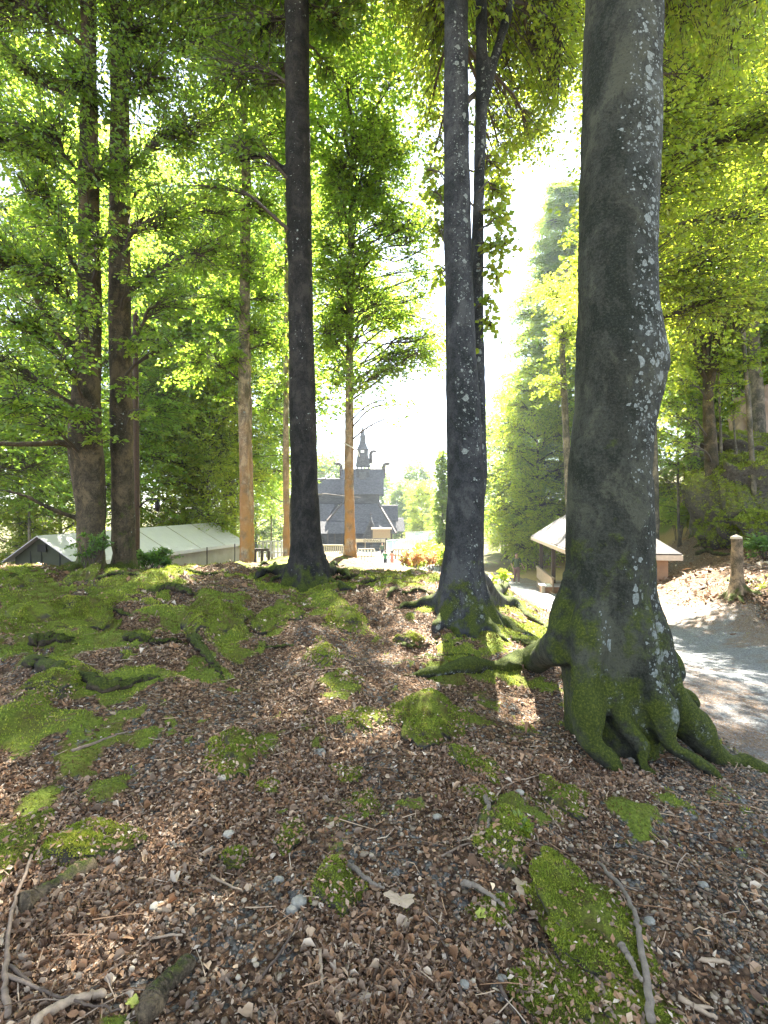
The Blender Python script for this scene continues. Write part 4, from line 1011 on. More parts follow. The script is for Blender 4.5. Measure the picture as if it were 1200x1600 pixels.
# local x along the hut (away), y to the left (negative = right)
mb = MB(); e = [(-.1, .1), (LH, .1), (LH, -WH), (-.1, -WH)]; rz = ze + 1.25; r0_, r1_ = (1.9, -WH / 2), (LH - 1.9, -WH / 2)
def slab3(mb, p, th=.07):
    p = [np.array(q) for q in p]
    n = norm(np.cross(p[1] - p[0], p[2] - p[0])); n = n if n[2] > 0 else -n
    k = len(p); v = np.array(p + [q - n * th for q in p]); a = list(range(k))
    sides = [[i, (i + 1) % k, k + (i + 1) % k, k + i] for i in range(k)]
    if k == 4: mb.add(v, sides + [[0, 1, 2, 3], [7, 6, 5, 4]])
    else: mb.add(v, sides, [[0, 1, 2], [5, 4, 3]])
Z = lambda q, z: (q[0], q[1], z)
slab3(mb, [Z(e[0], ze), Z(e[1], ze), Z(r1_, rz), Z(r0_, rz)]); slab3(mb, [Z(e[2], ze), Z(e[3], ze), Z(r0_, rz), Z(r1_, rz)]); slab3(mb, [Z(e[1], ze), Z(e[2], ze), Z(r1_, rz)]); slab3(mb, [Z(e[3], ze), Z(e[0], ze), Z(r0_, rz)])
hr = part(mb, 'roof', 'shake', hut)
mb = MB()
for a, b in ((e[0], e[1]), (e[1], e[2]), (e[2], e[3]), (e[3], e[0])): mb.bar(Z(a, ze - .12), Z(b, ze - .12), .05, .16)
part(mb, 'fascia', 'wood_pale', hr)
for k in range(1, 4): mb = MB(); mb.bar((k * 2.4, 0, ze - .1), (k * 2.4, -WH, ze - .1), .08, .1); part(mb, 'rafter', 'wood', hut)
for x_ in (.35, 3.7, 7.2, LH - .45): mb = MB(); mb.bar((x_, -.35, -.6), (x_, -.35, ze - .1), .16, .16); part(mb, 'post', 'wood_d', hut)
mb = MB(); mb.box((.3, -WH + .25, -.9), (.42, -.9, ze - .1)); part(mb, 'end_wall', 'wood_tan', hut)
mb = MB(); mb.box((LH - .9, -WH + .25, -.6), (LH - .78, -1.5, ze - .1)); part(mb, 'end_wall', 'wood', hut)
mb = MB(); mb.box((.43, -WH + .25, -.9), (LH - .91, -WH + .37, ze - .1)); part(mb, 'back_wall', 'wood', hut)
mb = MB(); mb.box((.43, -1.6, -.6), (LH - 2.2, -1.5, ze - .1)); fw = part(mb, 'front_wall', 'wood_d', hut)
for k in range(7): mb = MB(); mb.box((.9 + k * 1.15, -1.49, -.2), (1.6 + k * 1.15, -1.44, ze - .25)); part(mb, 'wall_panel', 'white' if k % 2 else 'wood_pale', fw)
mb = MB(); mb.box((.2, -WH + .1, -1.2), (LH - .2, -.15, -.28)); part(mb, 'floor_base', 'wood', hut)
mb = MB(); mb.bar((6.2, -.18, .42), (LH - .2, -.18, .42), .12, .08); mb.bar((6.2, -.18, .1), (LH - .2, -.18, .1), .06, .5); mb.bar((LH - .2, -.18, .42), (LH - .2, -1.4, .42), .12, .08); part(mb, 'railing', 'wood', hut)
# timber edging box in front of the veranda
bx = P(866, 908, 22.5); bx[2] = gz(bx[0], bx[1])
pb = thing('timber_planter', 'low timber box with a pale top rail beside the path, under the hut eave', 'planter', bx)
mb = MB(); mb.box((-.55, -.3, -.1), (.6, .3, .36)); part(mb, 'box', 'wood_tan', pb)
mb = MB(); mb.box((-.6, -.34, .365), (.65, .34, .43)); part(mb, 'top_rail', 'white', pb)
mb = MB(); mb.box((-.66, -.36, -.2), (-.52, -.305, .46)); part(mb, 'corner_post', 'wood_pale', pb)

# church ----------------------------------------------------------------
chb = np.array([-3.5, 82.0, CZ - 5.95]); ch = thing('stave_church', 'dark tarred wooden church with tiered shingled roofs and dragon heads', 'church', chb)
def rect(x0, x1, y, z): return [(x0, -y, z), (x1, -y, z), (x1, y, z), (x0, y, z)]
def tier(name, b, t, m, parent=ch): mb = MB(); mb.hull(rect(*b), rect(*t)); return part(mb, name, m, parent)
def gab(name, x0, x1, y, z0, z1, m, parent=ch, th=.18):
    mb = MB()
    for s in (-1, 1):
        a, b, c, d = (x0, s * y, z0), (x1, s * y, z0), (x1, 0, z1), (x0, 0, z1); slab3(mb, [a, b, c, d], th)
    o = part(mb, name, m, parent)
    mb = MB(); v = []
    for x in (x0 + .35, x1 - .35): v += [(x, -y * .9, z0 - .05), (x, y * .9, z0 - .05), (x, 0, z1 - .25)]
    mb.add(v, [[0, 1, 4, 3], [1, 2, 5, 4], [2, 0, 3, 5]], [[0, 2, 1], [3, 4, 5]]); part(mb, 'gable_wall', 'tar_wall', o); return o
tier('lower_wall', (-8.6, 4.0, 5.4, .0), (-8.6, 4.0, 5.4, 4.2), 'tar_wall')
tier('gallery_roof', (-9.4, 5.25, 7.2, 2.8), (-7.2, 4.25, 5.5, 4.55), 'tar')
tier('gallery_roof', (4.3, 6.75, 3.0, 2.95), (4.3, 6.6, 1.2, 5.0), 'tar')
for x in np.arange(-9, 5.2, 1.05): mb = MB(); mb.box((x - .09, -6.9, 0), (x + .09, -6.72, 2.78)); part(mb, 'gallery_post', 'wood_d', ch)
mb = MB(); mb.box((-9.2, -6.98, .0), (5.1, -6.9, 1.1)); part(mb, 'gallery_panel', 'tar_wall', ch)
ar = tier('aisle_roof', (-5.0, 4.25, 5.5, 4.6), (-3.0, 2.65, 3.15, 7.2), 'tar')
tier('chancel_aisle_roof', (-10.2, -5.02, 5.1, 4.6), (-10.0, -4.0, 2.7, 7.2), 'tar')
for a, b in (((-5.0, -5.55, 4.62), (-3.0, -3.2, 7.25)), ((4.25, -5.55, 4.62), (2.65, -3.2, 7.25)), ((5.25, -7.25, 2.85), (4.25, -5.55, 4.62)), ((-9.4, -7.25, 2.85), (-7.2, -5.55, 4.62))): mb = MB(); mb.bar(a, b, .28, .22); part(mb, 'hip_board', 'wood_d', ar)
gab('vestibule_roof', 2.7, 5.7, 1.9, 4.6, 7.1, 'tar')
tier('nave_wall', (-3.0, 2.75, 2.75, 7.15), (-3.0, 2.75, 2.75, 8.8), 'tar_wall'); tier('chancel_wall', (-9.6, -3.02, 1.8, 7.15), (-9.6, -3.02, 1.8, 8.75), 'tar_wall')
gab('nave_roof', -3.3, 3.45, 3.05, 8.7, 12.9, 'tar'); gab('chancel_roof', -10.0, -3.32, 1.98, 8.6, 11.35, 'tar')
tw = tier('tower', (-.95, 1.25, 1.1, 10.2), (-.85, 1.15, 1.0, 12.7), 'tar_wall')
for x in (-.75, -.1, .45, 1.02): mb = MB(); mb.box((x - .07, -.95, 12.7), (x + .07, .95, 13.2)); part(mb, 'arcade_post', 'wood_d', tw)
mb = MB(); mb.box((-.4, -1.35, 10.9), (.7, -1.1, 12.3)); part(mb, 'dormer', 'tar', tw)
t2 = tier('turret_roof', (-1.0, 1.3, 1.2, 13.2), (-.7, .95, .85, 15.2), 'tar')
mb = MB(); mb.box((-.2, -1.4, 14.1), (.4, -1.0, 14.75)); part(mb, 'dormer', 'tar', t2)
tier('turret', (-.75, .95, .8, 15.2), (-.75, .95, .8, 15.9), 'tar_wall')
mb = MB(); mb.box((-.2, -.83, 15.35), (.35, -.79, 15.75)); part(mb, 'window', 'white', t2)
sp = MB(); zz = np.array([15.9, 16.05, 16.7, 17.4, 18.0, 18.5, 19.9]); ww = np.array([.95, .85, .58, .42, .46, .3, .02])
for k in range(6): sp.hull([(.1 + s * ww[k], t * ww[k], zz[k]) for s, t in ((-1, -1), (1, -1), (1, 1), (-1, 1))], [(.1 + s * ww[k + 1], t * ww[k + 1], zz[k + 1]) for s, t in ((-1, -1), (1, -1), (1, 1), (-1, 1))])
part(sp, 'spire', 'tar', ch)
for x, z, s, k in ((3.4, 12.4, 1, .75), (-3.3, 12.4, -1, .75), (1.3, 14.6, 1, .62), (-9.9, 10.9, -1, .62)):
    mb = MB(); pth = spline(np.array([(x, 0, z - 1.4 * k), (x + .08 * s, 0, z), (x + .05 * s, 0, z + 1.0 * k), (x + .3 * s, 0, z + 1.65 * k), (x + .75 * s, 0, z + 1.7 * k), (x + .9 * s, 0, z + 1.45 * k)]), 18)
    mb.tube(pth, np.interp(np.linspace(0, 1, 18), [0, .5, .75, .9, 1], [.3, .27, .26, .34, .1]), 8); h = pth[13]; mb.bar(h, h + [1.5 * s, 0, .55], .05, .05); part(mb, 'dragon_head', 'wood_d', ch, True)
gp = gab('porch_roof', -1, 1, 1.3, 1.9, 4.9, 'tar'); gp.location = (1.6, -7.0, .2); gp.rotation_euler = (0, 0, PI / 2)
mb = MB(); mb.bar((1.6, -8.0, 5.0), (1.6, -8.0, 6.0), .09, .09); mb.bar((1.35, -8.0, 5.6), (1.85, -8.0, 5.6), .09, .09); part(mb, 'finial', 'wood_d', ch)

# forecourt ---------------------------------------------------------------
nb = P(596, 842, 62); nb[2] = gz(nb[0], nb[1]); nh = thing('notice_shelter', 'brown wooden shelter with a flat pale top in front of the church porch', 'shelter', nb)
zt = CZ + (825 - 800) / -FPX * 62 - nb[2]; zb2 = CZ + (841 - 800) / -FPX * 62 - nb[2]
mb = MB(); mb.box((-1.05, -.1, zb2), (1.05, .1, zt - .2)); part(mb, 'board', 'wood', nh)
mb = MB(); mb.box((-1.25, -.5, zt - .19), (1.25, .5, zt)); part(mb, 'roof', 'wood_pale', nh)
for x in (-1.16, 1.16): mb = MB(); mb.box((x - .07, -.12, -.2), (x + .07, .12, zt - .2)); part(mb, 'post', 'wood_d', nh)
sb = P(579, 850, 52); sb[2] = gz(sb[0], sb[1]); sg = thing('entrance_sign', 'long tan board reading ENTRANCE on thin posts before the church', 'sign', sb)
zs1 = CZ + (842.3 - 800) / -FPX * 52 - sb[2]; zs0 = CZ + (847.3 - 800) / -FPX * 52 - sb[2]
mb = MB(); mb.box((-1.5, -.03, zs0), (1.5, .03, zs1)); part(mb, 'board', 'wood_pale', sg)
fc = bpy.data.curves.new('lettering', 'FONT'); fc.body = 'ENTRANCE'; fc.size = .36; fc.align_x = 'CENTER'; fc.align_y = 'CENTER'; fc.extrude = .006; fc.materials.append(M['wood_d'])
ft = bpy.data.objects.new('tmp_text', fc); COL.objects.link(ft)
fm = bpy.data.meshes.new_from_object(ft.evaluated_get(bpy.context.evaluated_depsgraph_get())); fm.name = 'lettering'; bpy.data.objects.remove(ft)
fo = bpy.data.objects.new('lettering', fm); COL.objects.link(fo); fo.parent = sg; fo.location = (.2, -.038, (zs0 + zs1) / 2); fo.rotation_euler = (PI / 2, 0, 0)
for x in (-1.45, -.55, 1.45): mb = MB(); mb.box((x - .04, .035, -.2), (x + .04, .11, zs1 + .05)); part(mb, 'post', 'wood', sg)
def picket(name, label, cat, px0, px1, pyt, pyb, d, n, m, group=None, px_m=None):
    x0, x1 = (px0 - 600) / FPX * d, (px1 - 600) / FPX * d; c = np.array([(x0 + x1) / 2, d, 0]); zt, zb_ = CZ + (800 - pyt) / FPX * d, CZ + (800 - pyb) / FPX * d; c[2] = min(zb_, gz(c[0], d)); o = thing(name, label, cat, c)
    hw = (x1 - x0) / 2; mb = MB(); mb.box((-hw, -.06, zt - c[2] - .1), (hw, .06, zt - c[2])); mb.box((-hw, -.05, zb_ - c[2] + .02), (hw, .05, zb_ - c[2] + .14)); part(mb, 'rail', m, o)
    for k in range(n):
        x = -hw + 2 * hw * k / (n - 1); mb = MB(); w_ = hw / n * .55; mb.box((x - w_, -.03, zb_ - c[2] - .3), (x + w_, .03, zt - c[2] - .101)); part(mb, 'baluster', px_m or m, o)
    return o
picket('balustrade', 'brown balustrade with white balusters below the entrance sign', 'balustrade', 560, 585, 857, 871, 46, 6, 'wood_pale', px_m='white')
picket('balustrade', 'short brown balustrade right of the two small children', 'balustrade', 614, 632, 858, 869, 46, 5, 'wood')
picket('white_fence', 'white fence seen between the slim fused trunks and the thin mossy trunk', 'fence', 405, 446, 845, 865, 40, 8, 'white')
picket('wooden_fence', 'grey board fence between the dark straight trunk and the roped trunk', 'fence', 504, 536, 851, 874, 34, 12, 'wood_pale')
picket('wooden_fence', 'dark post-and-rail fence right of the slim fused trunks', 'fence', 388, 420, 857, 885, 20, 4, 'wood_d')
gm, nt_, b_ = mat('pale_glass'); b_.inputs['Base Color'].default_value = (.6, .8, .85, 1); b_.inputs['Roughness'].default_value = .08; b_.inputs['Alpha'].default_value = .45; M['glass'] = gm
def glassrail(label, p0, p1, h, n):
    c = (p0 + p1) / 2; c[2] = min(p0[2], p1[2]) - .2; o = thing('glass_railing', label, 'railing', c); a, b = p0 - c, p1 - c
    for k in range(n):
        s, t = a + (b - a) * (k + .04) / n, a + (b - a) * (k + .96) / n; mb = MB(); nn = norm(np.cross(t - s, [0, 0, 1])) * .02
        mb.hull([s - nn, t - nn, t + nn, s + nn], [q + np.array([0, 0, h]) for q in (s - nn, t - nn, t + nn, s + nn)]); part(mb, 'glass_panel', 'glass', o)
    for k in range(n + 1): s = a + (b - a) * k / n; mb = MB(); mb.bar(s - [0, 0, .3], s + [0, 0, h + .05], .06, .06); part(mb, 'post', 'white', o)
    mb = MB(); mb.bar(a + [0, 0, h + .08], b + [0, 0, h + .08], .1, .06); part(mb, 'rail', 'white', o)
glassrail('glass railing with a white rail rising toward the ivy column', P(620, 864, 48), P(668, 846, 62), .9, 4)
glassrail('glass railing in front of the church, right of the entrance sign', P(604, 862, 50), P(631, 858, 56), 1.0, 3)
glassrail('glass railing close beside the church gallery, far end of the forecourt', P(634, 845, 66), P(690, 842, 66), 1.0, 4)
# wire fence at the far left
wf = np.array([-19, 26, gz(-19, 26)]); w_ = thing('wire_fence', 'thin wire fence at the left edge behind the tent gable', 'fence', wf)
for k in range(6): mb = MB(); x = -4 + k * 1.7; mb.tube([[x, 0, -.6], [x, 0, 1.7]], [.03, .03], 6); part(mb, 'post', 'wood_d', w_)
for z in np.arange(.2, 1.7, .25): mb = MB(); mb.bar((-4, 0, z), (4.5, 0, z), .012, .012); part(mb, 'wire', 'iron', w_)

# people ----------------------------------------------------------------
def tint(name, col): M[name] = simple(name, col, .8, .12, 25, 0, .1); return name
def person(base, H, rotz, label, top, legs, stride=.1, arms=((.16, .05), (.16, .05)), hair_long=False, shorts=False, voxel=.013, group=None):
    o = thing('person', label, 'person', base, group, rotz); k = H / 1.72
    hip = {s: np.array([s * .09, 0, .88]) for s in (-1, 1)}; knee = {s: np.array([s * .095, -s * stride * .5 - .03, .48]) for s in (-1, 1)}; ank = {s: np.array([s * .1, -s * stride, .08]) for s in (-1, 1)}
    sh = {s: np.array([s * .175, 0, 1.42]) for s in (-1, 1)}; el = {}; wr = {}
    for s, (o_, f_) in zip((-1, 1), arms): el[s] = sh[s] + [s * o_ * .6, f_ * .5, -.28]; wr[s] = el[s] + [s * o_ * .2, -f_ * 2.2 - .04, -.24 + abs(f_) * .6]
    P_ = []
    def tb_(pts, r, n=10): P_.append(tube(np.array(pts) * k, np.array(r) * k, n))
    tb_([(0, 0, .86), (0, 0, .98), (0, -.005, 1.12), (0, 0, 1.28), (0, .01, 1.4), (0, .01, 1.47)], [.145, .14, .125, .15, .14, .07], 14)
    tb_([(0, .01, 1.42), (0, 0, 1.52)], [.055, .052]); tb_([(0, -.01, 1.49), (0, -.02, 1.53), (0, -.012, 1.6), (0, 0, 1.66), (0, 0, 1.72)], [.035, .06, .078, .075, .03], 14)
    tb_([(0, -.08, 1.60), (0, -.105, 1.585)], [.014, .012], 6)
    for s in (-1, 1):
        tb_([(s * .078, 0, 1.60), (s * .088, .01, 1.59)], [.02, .016], 6)
        tb_([hip[s] + [0, 0, .03], (hip[s] + knee[s]) / 2, knee[s], (knee[s] + ank[s]) / 2 + [0, .015, .03], ank[s]], [.095, .078, .055, .052, .035]); tb_([ank[s] + [0, .04, -.045], ank[s] + [0, -.08, -.05], ank[s] + [0, -.16, -.06]], [.04, .042, .03])
        tb_([sh[s] - [s * .05, 0, 0], sh[s], (sh[s] + el[s]) / 2, el[s], (el[s] + wr[s]) / 2, wr[s]], [.06, .058, .047, .038, .036, .024])
        dr = norm(wr[s] - el[s]); tb_([wr[s], wr[s] + dr * .05, wr[s] + dr * .09], [.022, .034, .03])
        for q in range(4): f0 = wr[s] + dr * .085 + np.array([0, (q - 1.5) * .018, 0]); tb_([f0, f0 + dr * (.07 + .01 * (q in (1, 2))) + [-s * .012, 0, 0]], [.0095, .008], 6)
        tb_([wr[s] + dr * .03 + [0, -.02, 0], wr[s] + dr * .08 + [0, -.05, 0]], [.011, .009], 6)
    body = remeshed('body', P_, voxel * k, 2, 5, 0, [M['skin']]); link('body', body, o)
    P_ = []
    tb_([(0, 0, .9), (0, 0, .98), (0, -.005, 1.12), (0, 0, 1.28), (0, .01, 1.4), (0, .01, 1.45)], [.16, .155, .14, .165, .152, .075], 14)
    for s in (-1, 1): tb_([sh[s] - [s * .05, 0, 0], sh[s], (sh[s] + el[s]) / 2, el[s] * .9 + sh[s] * .1], [.072, .07, .06, .055])
    link('top', remeshed('top', P_, voxel * k, 2, 6, .004 * k, [M[top]]), o)
    P_ = []; tb_([(0, 0, .84), (0, 0, .97)], [.158, .152], 14)
    for s in (-1, 1): e_ = knee[s] if shorts else ank[s] * .92 + knee[s] * .08; tb_([hip[s] + [0, 0, .03], (hip[s] + knee[s]) / 2, knee[s] * .96 + hip[s] * .04] + ([] if shorts else [(knee[s] + ank[s]) / 2 + [0, .015, .03], e_]), [.108, .09, .072] + ([] if shorts else [.065, .05]))
    link('trousers', remeshed('trousers', P_, voxel * k, 2, 7, .004 * k, [M[legs]]), o)
    P_ = []; tb_([(0, .025, 1.52), (0, .03, 1.6), (0, .02, 1.67), (0, .005, 1.735)], [.06, .082, .082, .03], 12)
    if hair_long: tb_([(0, .06, 1.64), (0, .085, 1.5), (0, .09, 1.36)], [.07, .065, .035])
    link('hair', remeshed('hair', P_, voxel * k, 1, 8, .006 * k, [M['hair']]), o)
    P_ = []
    for s in (-1, 1): tb_([ank[s] + [0, .045, -.04], ank[s] + [0, -.08, -.045], ank[s] + [0, -.165, -.055]], [.045, .048, .036])
    link('shoes', remeshed('shoes', P_, voxel * k, 1, 9, 0, [M['white']]), o)
    return o
tint('mauve_leggings', (.20, .12, .13)); tint('olive_top', (.07, .10, .05)); tint('green_shirt', (.05, .22, .10)); tint('pink_dress', (.62, .28, .24)); tint('navy_shorts', (.03, .035, .06)); tint('coral_trousers', (.55, .22, .18)); tint('grey_shirt', (.3, .3, .33))
p = G(807, 912, 40); person(p, 1.72, .2, 'walker in mauve leggings and olive top coming up the gravel path', 'olive_top', 'mauve_leggings', .07, ((.2, .1), (.22, .06)), True)
def at(px, d): x = (px - 600) / FPX * d; return np.array([x, d, gz(x, d)])
person(at(602, 33), 1.15, 2.8, 'small child in a green shirt left of the pink-dressed child', 'green_shirt', 'navy_shorts', .06, shorts=True)
person(at(612.5, 33), 1.2, 3.3, 'small child dressed all in pink beside the red flowers', 'pink_dress', 'coral_trousers', .05, hair_long=True)
person(at(638, 60), 1.7, 1.9, 'grey-shirted visitor on the forecourt right of the glass railing', 'grey_shirt', 'navy_shorts', .14)
person(at(597, 57), 1.7, .4, 'visitor in dark trousers standing under the entrance sign', 'olive_top', 'navy_shorts', .05)

# planting --------------------------------------------------------------
M['leaf_r'] = leaf_mat('red_bracts', [(0, (.32, .12, .06)), (1, (.42, .28, .09))], [(0, (.6, .2, .10)), (.5, (.66, .38, .14)), (1, (.6, .55, .14))], .5)
def shrub(name, label, cat, px, d, h, r, size, leafm, seed, cov=1.6, upright=False, n=9, stemr=.012):
    b = at(px, d); f = Foliage(seed)
    for i in range(n):
        a = i * 2.399; rr = r * math.sqrt((i + .4) / n) * .75; c = b + [math.cos(a) * rr, math.sin(a) * rr, h * f.r.uniform(.45, .8)]
        lb = f.limb(b + [math.cos(a) * rr * .3, math.sin(a) * rr * .3, -.05], c, stemr, stemr * .4, .1, 6, 5); k = r * .55
        f.lobe(c, (k * .7, k * .7, h * .36) if upright else (k, k, min(k, h * .45) * .8), size, cov, lb, droop=.1 if upright else .3, flat=.7, twig_r=.003)
    o = thing(name, label, cat, b)
    for nm, me in (('stems', f.wood.mesh('stems', [M['twig']])), ('foliage', f.leaf.mesh('foliage', [M[leafm]], False, 'tone'))):
        k = len(me.vertices); co = np.empty(k * 3, np.float32); me.vertices.foreach_get('co', co); me.vertices.foreach_set('co', (co.reshape(-1, 3) - b).astype(np.float32).ravel()); link(nm, me, o)
    return o
shrub('flowering_shrub', 'orange-red shrub of upright stems beside the two children', 'shrub', 632, 24, 1.0, .38, .09, 'leaf_r', 61, 1.5, True, 9)
shrub('flowering_shrub', 'red and yellow shrub in the middle of the flower bed', 'shrub', 651, 23, .95, .42, .09, 'leaf_r', 62, 1.5, True, 9)
shrub('flowering_shrub', 'orange shrub at the foot of the twin-stemmed tree', 'shrub', 672, 22.5, .85, .40, .09, 'leaf_r', 63, 1.4, True, 9)
shrub('garden_bush', 'big-leaved yellow-green bush behind the red shrubs', 'bush', 668, 25.5, 1.9, .9, .15, 'leaf_y', 64)
shrub('garden_bush', 'green bush under the ivy column left of the twin-stemmed tree', 'bush', 688, 24, 1.6, .7, .14, 'leaf_y', 65)
shrub('garden_bush', 'pale bush at the low end of the glass railing', 'bush', 645, 30, 1.2, .8, .12, 'leaf_y', 66)
shrub('sapling', 'leafy little beech sapling hiding the walker, right of the twin-stemmed tree', 'sapling', 782, 9.0, .60, .26, .07, 'leaf_y', 67, .55, False, 4, .006)
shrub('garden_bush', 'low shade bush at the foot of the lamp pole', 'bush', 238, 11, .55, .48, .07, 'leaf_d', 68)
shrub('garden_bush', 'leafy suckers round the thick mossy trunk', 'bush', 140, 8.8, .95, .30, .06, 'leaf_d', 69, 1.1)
shrub('garden_bush', 'sunny bush on the lawn behind the walker', 'bush', 815, 38, 2.2, 1.5, .16, 'leaf_y', 70)
shrub('garden_bush', 'bushy growth left of the hut, at the far side of the path', 'bush', 845, 37, 2.6, 1.6, .16, 'leaf_y', 71)
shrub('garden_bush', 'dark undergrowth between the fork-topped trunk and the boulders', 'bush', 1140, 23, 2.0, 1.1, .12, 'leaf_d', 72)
shrub('garden_bush', 'sunlit undergrowth above the hut end wall', 'bush', 1062, 24, 2.2, 1.3, .13, 'leaf_y', 73)
shrub('garden_bush', 'bright bush on top of the mossy boulder', 'bush', 1150, 20.5, .9, .8, .1, 'leaf_y', 74, 1.2)
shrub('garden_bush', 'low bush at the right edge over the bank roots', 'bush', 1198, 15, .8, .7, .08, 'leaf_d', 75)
# ------------------------------------------------------------------ things lying on the floor of the wood
def ico(sub):
    import bmesh
    bm = bmesh.new(); bmesh.ops.create_icosphere(bm, subdivisions=sub, radius=1)
    v = np.array([x.co[:] for x in bm.verts]); t = np.array([[a.index for a in f_.verts] for f_ in bm.faces]); bm.free(); return v, t
ICO5 = ico(5); ICO1 = ico(1); ICO4 = ico(4)
RNG = np.random.default_rng(7)

def tufts(pts, nrm_, h, rng):
    """little leaning blades on a mossy surface"""
    n = len(pts); d = norm(nrm_ + rng.normal(0, .55, (n, 3))); x = norm(np.cross(d, rng.normal(0, 1, (n, 3))))
    h = h * rng.uniform(.5, 1.3, n)[:, None]
    v = np.stack([pts - x * h * .28, pts + x * h * .28, pts + d * h], 1).reshape(-1, 3)
    return v, np.arange(n * 3).reshape(-1, 3), np.repeat(np.clip(rng.normal(.5, .22, n), 0, 1), 3)

def stone_mat():
    m, nt, b = mat('mossy_stone'); co = objco(nt); gp_ = geopos(nt)
    gn = N(nt, 'ShaderNodeNewGeometry'); sn = N(nt, 'ShaderNodeSeparateXYZ'); L(nt, gn.outputs['Normal'], sn.inputs[0])
    rock = ramp(nt, noise(nt, gp_, 14, 7, .7), [(.3, (.03, .028, .022)), (.55, (.10, .09, .075)), (.8, (.20, .19, .165))])
    mc = ramp(nt, noise(nt, gp_, 75, 5, .75), [(.25, (.045, .06, .012)), (.5, (.15, .19, .026)), (.72, (.26, .29, .045))])
    mc = mix(nt, math_n(nt, 'MULTIPLY', step(nt, noise(nt, gp_, 9, 4, .6), .45, .62), .8), mc, (.10, .072, .03))
    oi = N(nt, 'ShaderNodeObjectInfo')
    k = math_n(nt, 'ADD', math_n(nt, 'MULTIPLY', sn.outputs[2], .6), math_n(nt, 'MULTIPLY', math_n(nt, 'SUBTRACT', noise(nt, gp_, 7, 6, .7), .5), 2.2))
    c = mix(nt, step(nt, k, .05, .38), rock, mc)
    L(nt, c, b.inputs['Base Color']); b.inputs['Roughness'].default_value = .92; b.inputs['Specular IOR Level'].default_value = .15
    bump(nt, b, math_n(nt, 'ADD', noise(nt, gp_, 45, 6, .75), math_n(nt, 'MULTIPLY', noise(nt, gp_, 160, 4, .8), .5)), .9, .025)
    return m
M['stone'] = stone_mat()
M['bare'] = simple('bare_root_wood', (.19, .16, .125), .85, .4, 25, 0, .5)
M['rootbark'] = bark('root_bark', (.05, .04, .028), .12, .35, .05, None, 2.5, .4, up_moss=2.2)
M['rotten'] = bark('rotten_bark', (.11, .085, .055), .05, .2, .25, None, 3.0, .35, up_moss=.9)

MOUNDS = []
def mound(name, label, cat, px, py, w_px, h_px, hgt=.5, tilt=0.0, seed=1, ridge=0.0, rot=None, moss=True, dtuft=1.0, rough=.46, square=0.0):
    """a moss-grown lump: w_px wide, reaching from py+h_px/2 (its foot) to py-h_px/2 (its back)"""
    foot = G(px, py + h_px / 2); back = G(px, max(py - h_px / 2 + h_px * hgt * .35, 884)); rx = w_px / 2 / FPX * foot[1]; ry = max((back[1] - foot[1]) / 2, rx * .45); rz = rx * hgt * .8
    c = np.array([foot[0] * (1 + ry * .9 / foot[1]), foot[1] + ry * .9, 0]); c[2] = gz(c[0], c[1])
    v, t = ICO5; v = v.copy(); s = np.sign(v); v = v * (1 - square) + s * np.abs(v) ** .6 * square
    n0 = fbm3(v, 1.5, seed, 4); n1 = fbm3(v, 5, seed + 3, 3); v = v * (1 + rough * n0 * 1.6 + rough * .45 * n1)[:, None]
    if ridge: v[:, 2] += ridge * np.exp(-(v[:, 0] * .8 + v[:, 1] * .35 + .25 * n0) ** 2 / .08) * (v[:, 2] > -.2)
    v = v * [rx, ry, rz]; v[:, 2] += tilt * v[:, 0]
    a = RNG.uniform(-.4, .4) if rot is None else rot; R = np.array([[math.cos(a), -math.sin(a)], [math.sin(a), math.cos(a)]]); v[:, :2] = v[:, :2] @ R.T
    v[:, 2] += ground(c[0] + v[:, 0], c[1] + v[:, 1]) - c[2]
    v[:, 2] -= rz * .28
    MOUNDS.append((v + c, t))
    o = thing(name, label, cat, c); body = link('stone' if 'rock' in name or 'boulder' in name else 'mound', mesh_np('mound', v, None, t, [M['stone']]), o)
    if moss:
        tri = v[t]; fn = np.cross(tri[:, 1] - tri[:, 0], tri[:, 2] - tri[:, 0]); ar = np.linalg.norm(fn, axis=1); fn = norm(fn); ce = tri.mean(1)
        wgt = ar * np.clip(fn[:, 2] * .9 - .08 + 2.2 * fbm3((ce + c) * 1.0, 9, 9, 3), 0, 1) ** 1.3 * np.clip((v[t].mean(1)[:, 2] + rz * .15) / (rz * .5), .04, 1) + 1e-6; n = int(min(14000, 3600 * dtuft * max(.3, min(4, (w_px / 100) ** 2))))
        k = RNG.choice(len(t), n, p=wgt / wgt.sum()); bc = RNG.dirichlet([1, 1, 1], n); pts = (tri[k] * bc[..., None]).sum(1)
        vv, tt, tone = tufts(pts, fn[k], .0045 + .0022 * c[1], RNG); tone = np.clip(tone + np.repeat(.9 * fbm3(pts + c, 11, 77, 3), 3), 0, 1); kind(link('moss', mesh_np('moss', vv, None, tt, [M['moss_tuft']], {'tone': tone}, False), o), 'stuff')
    return o
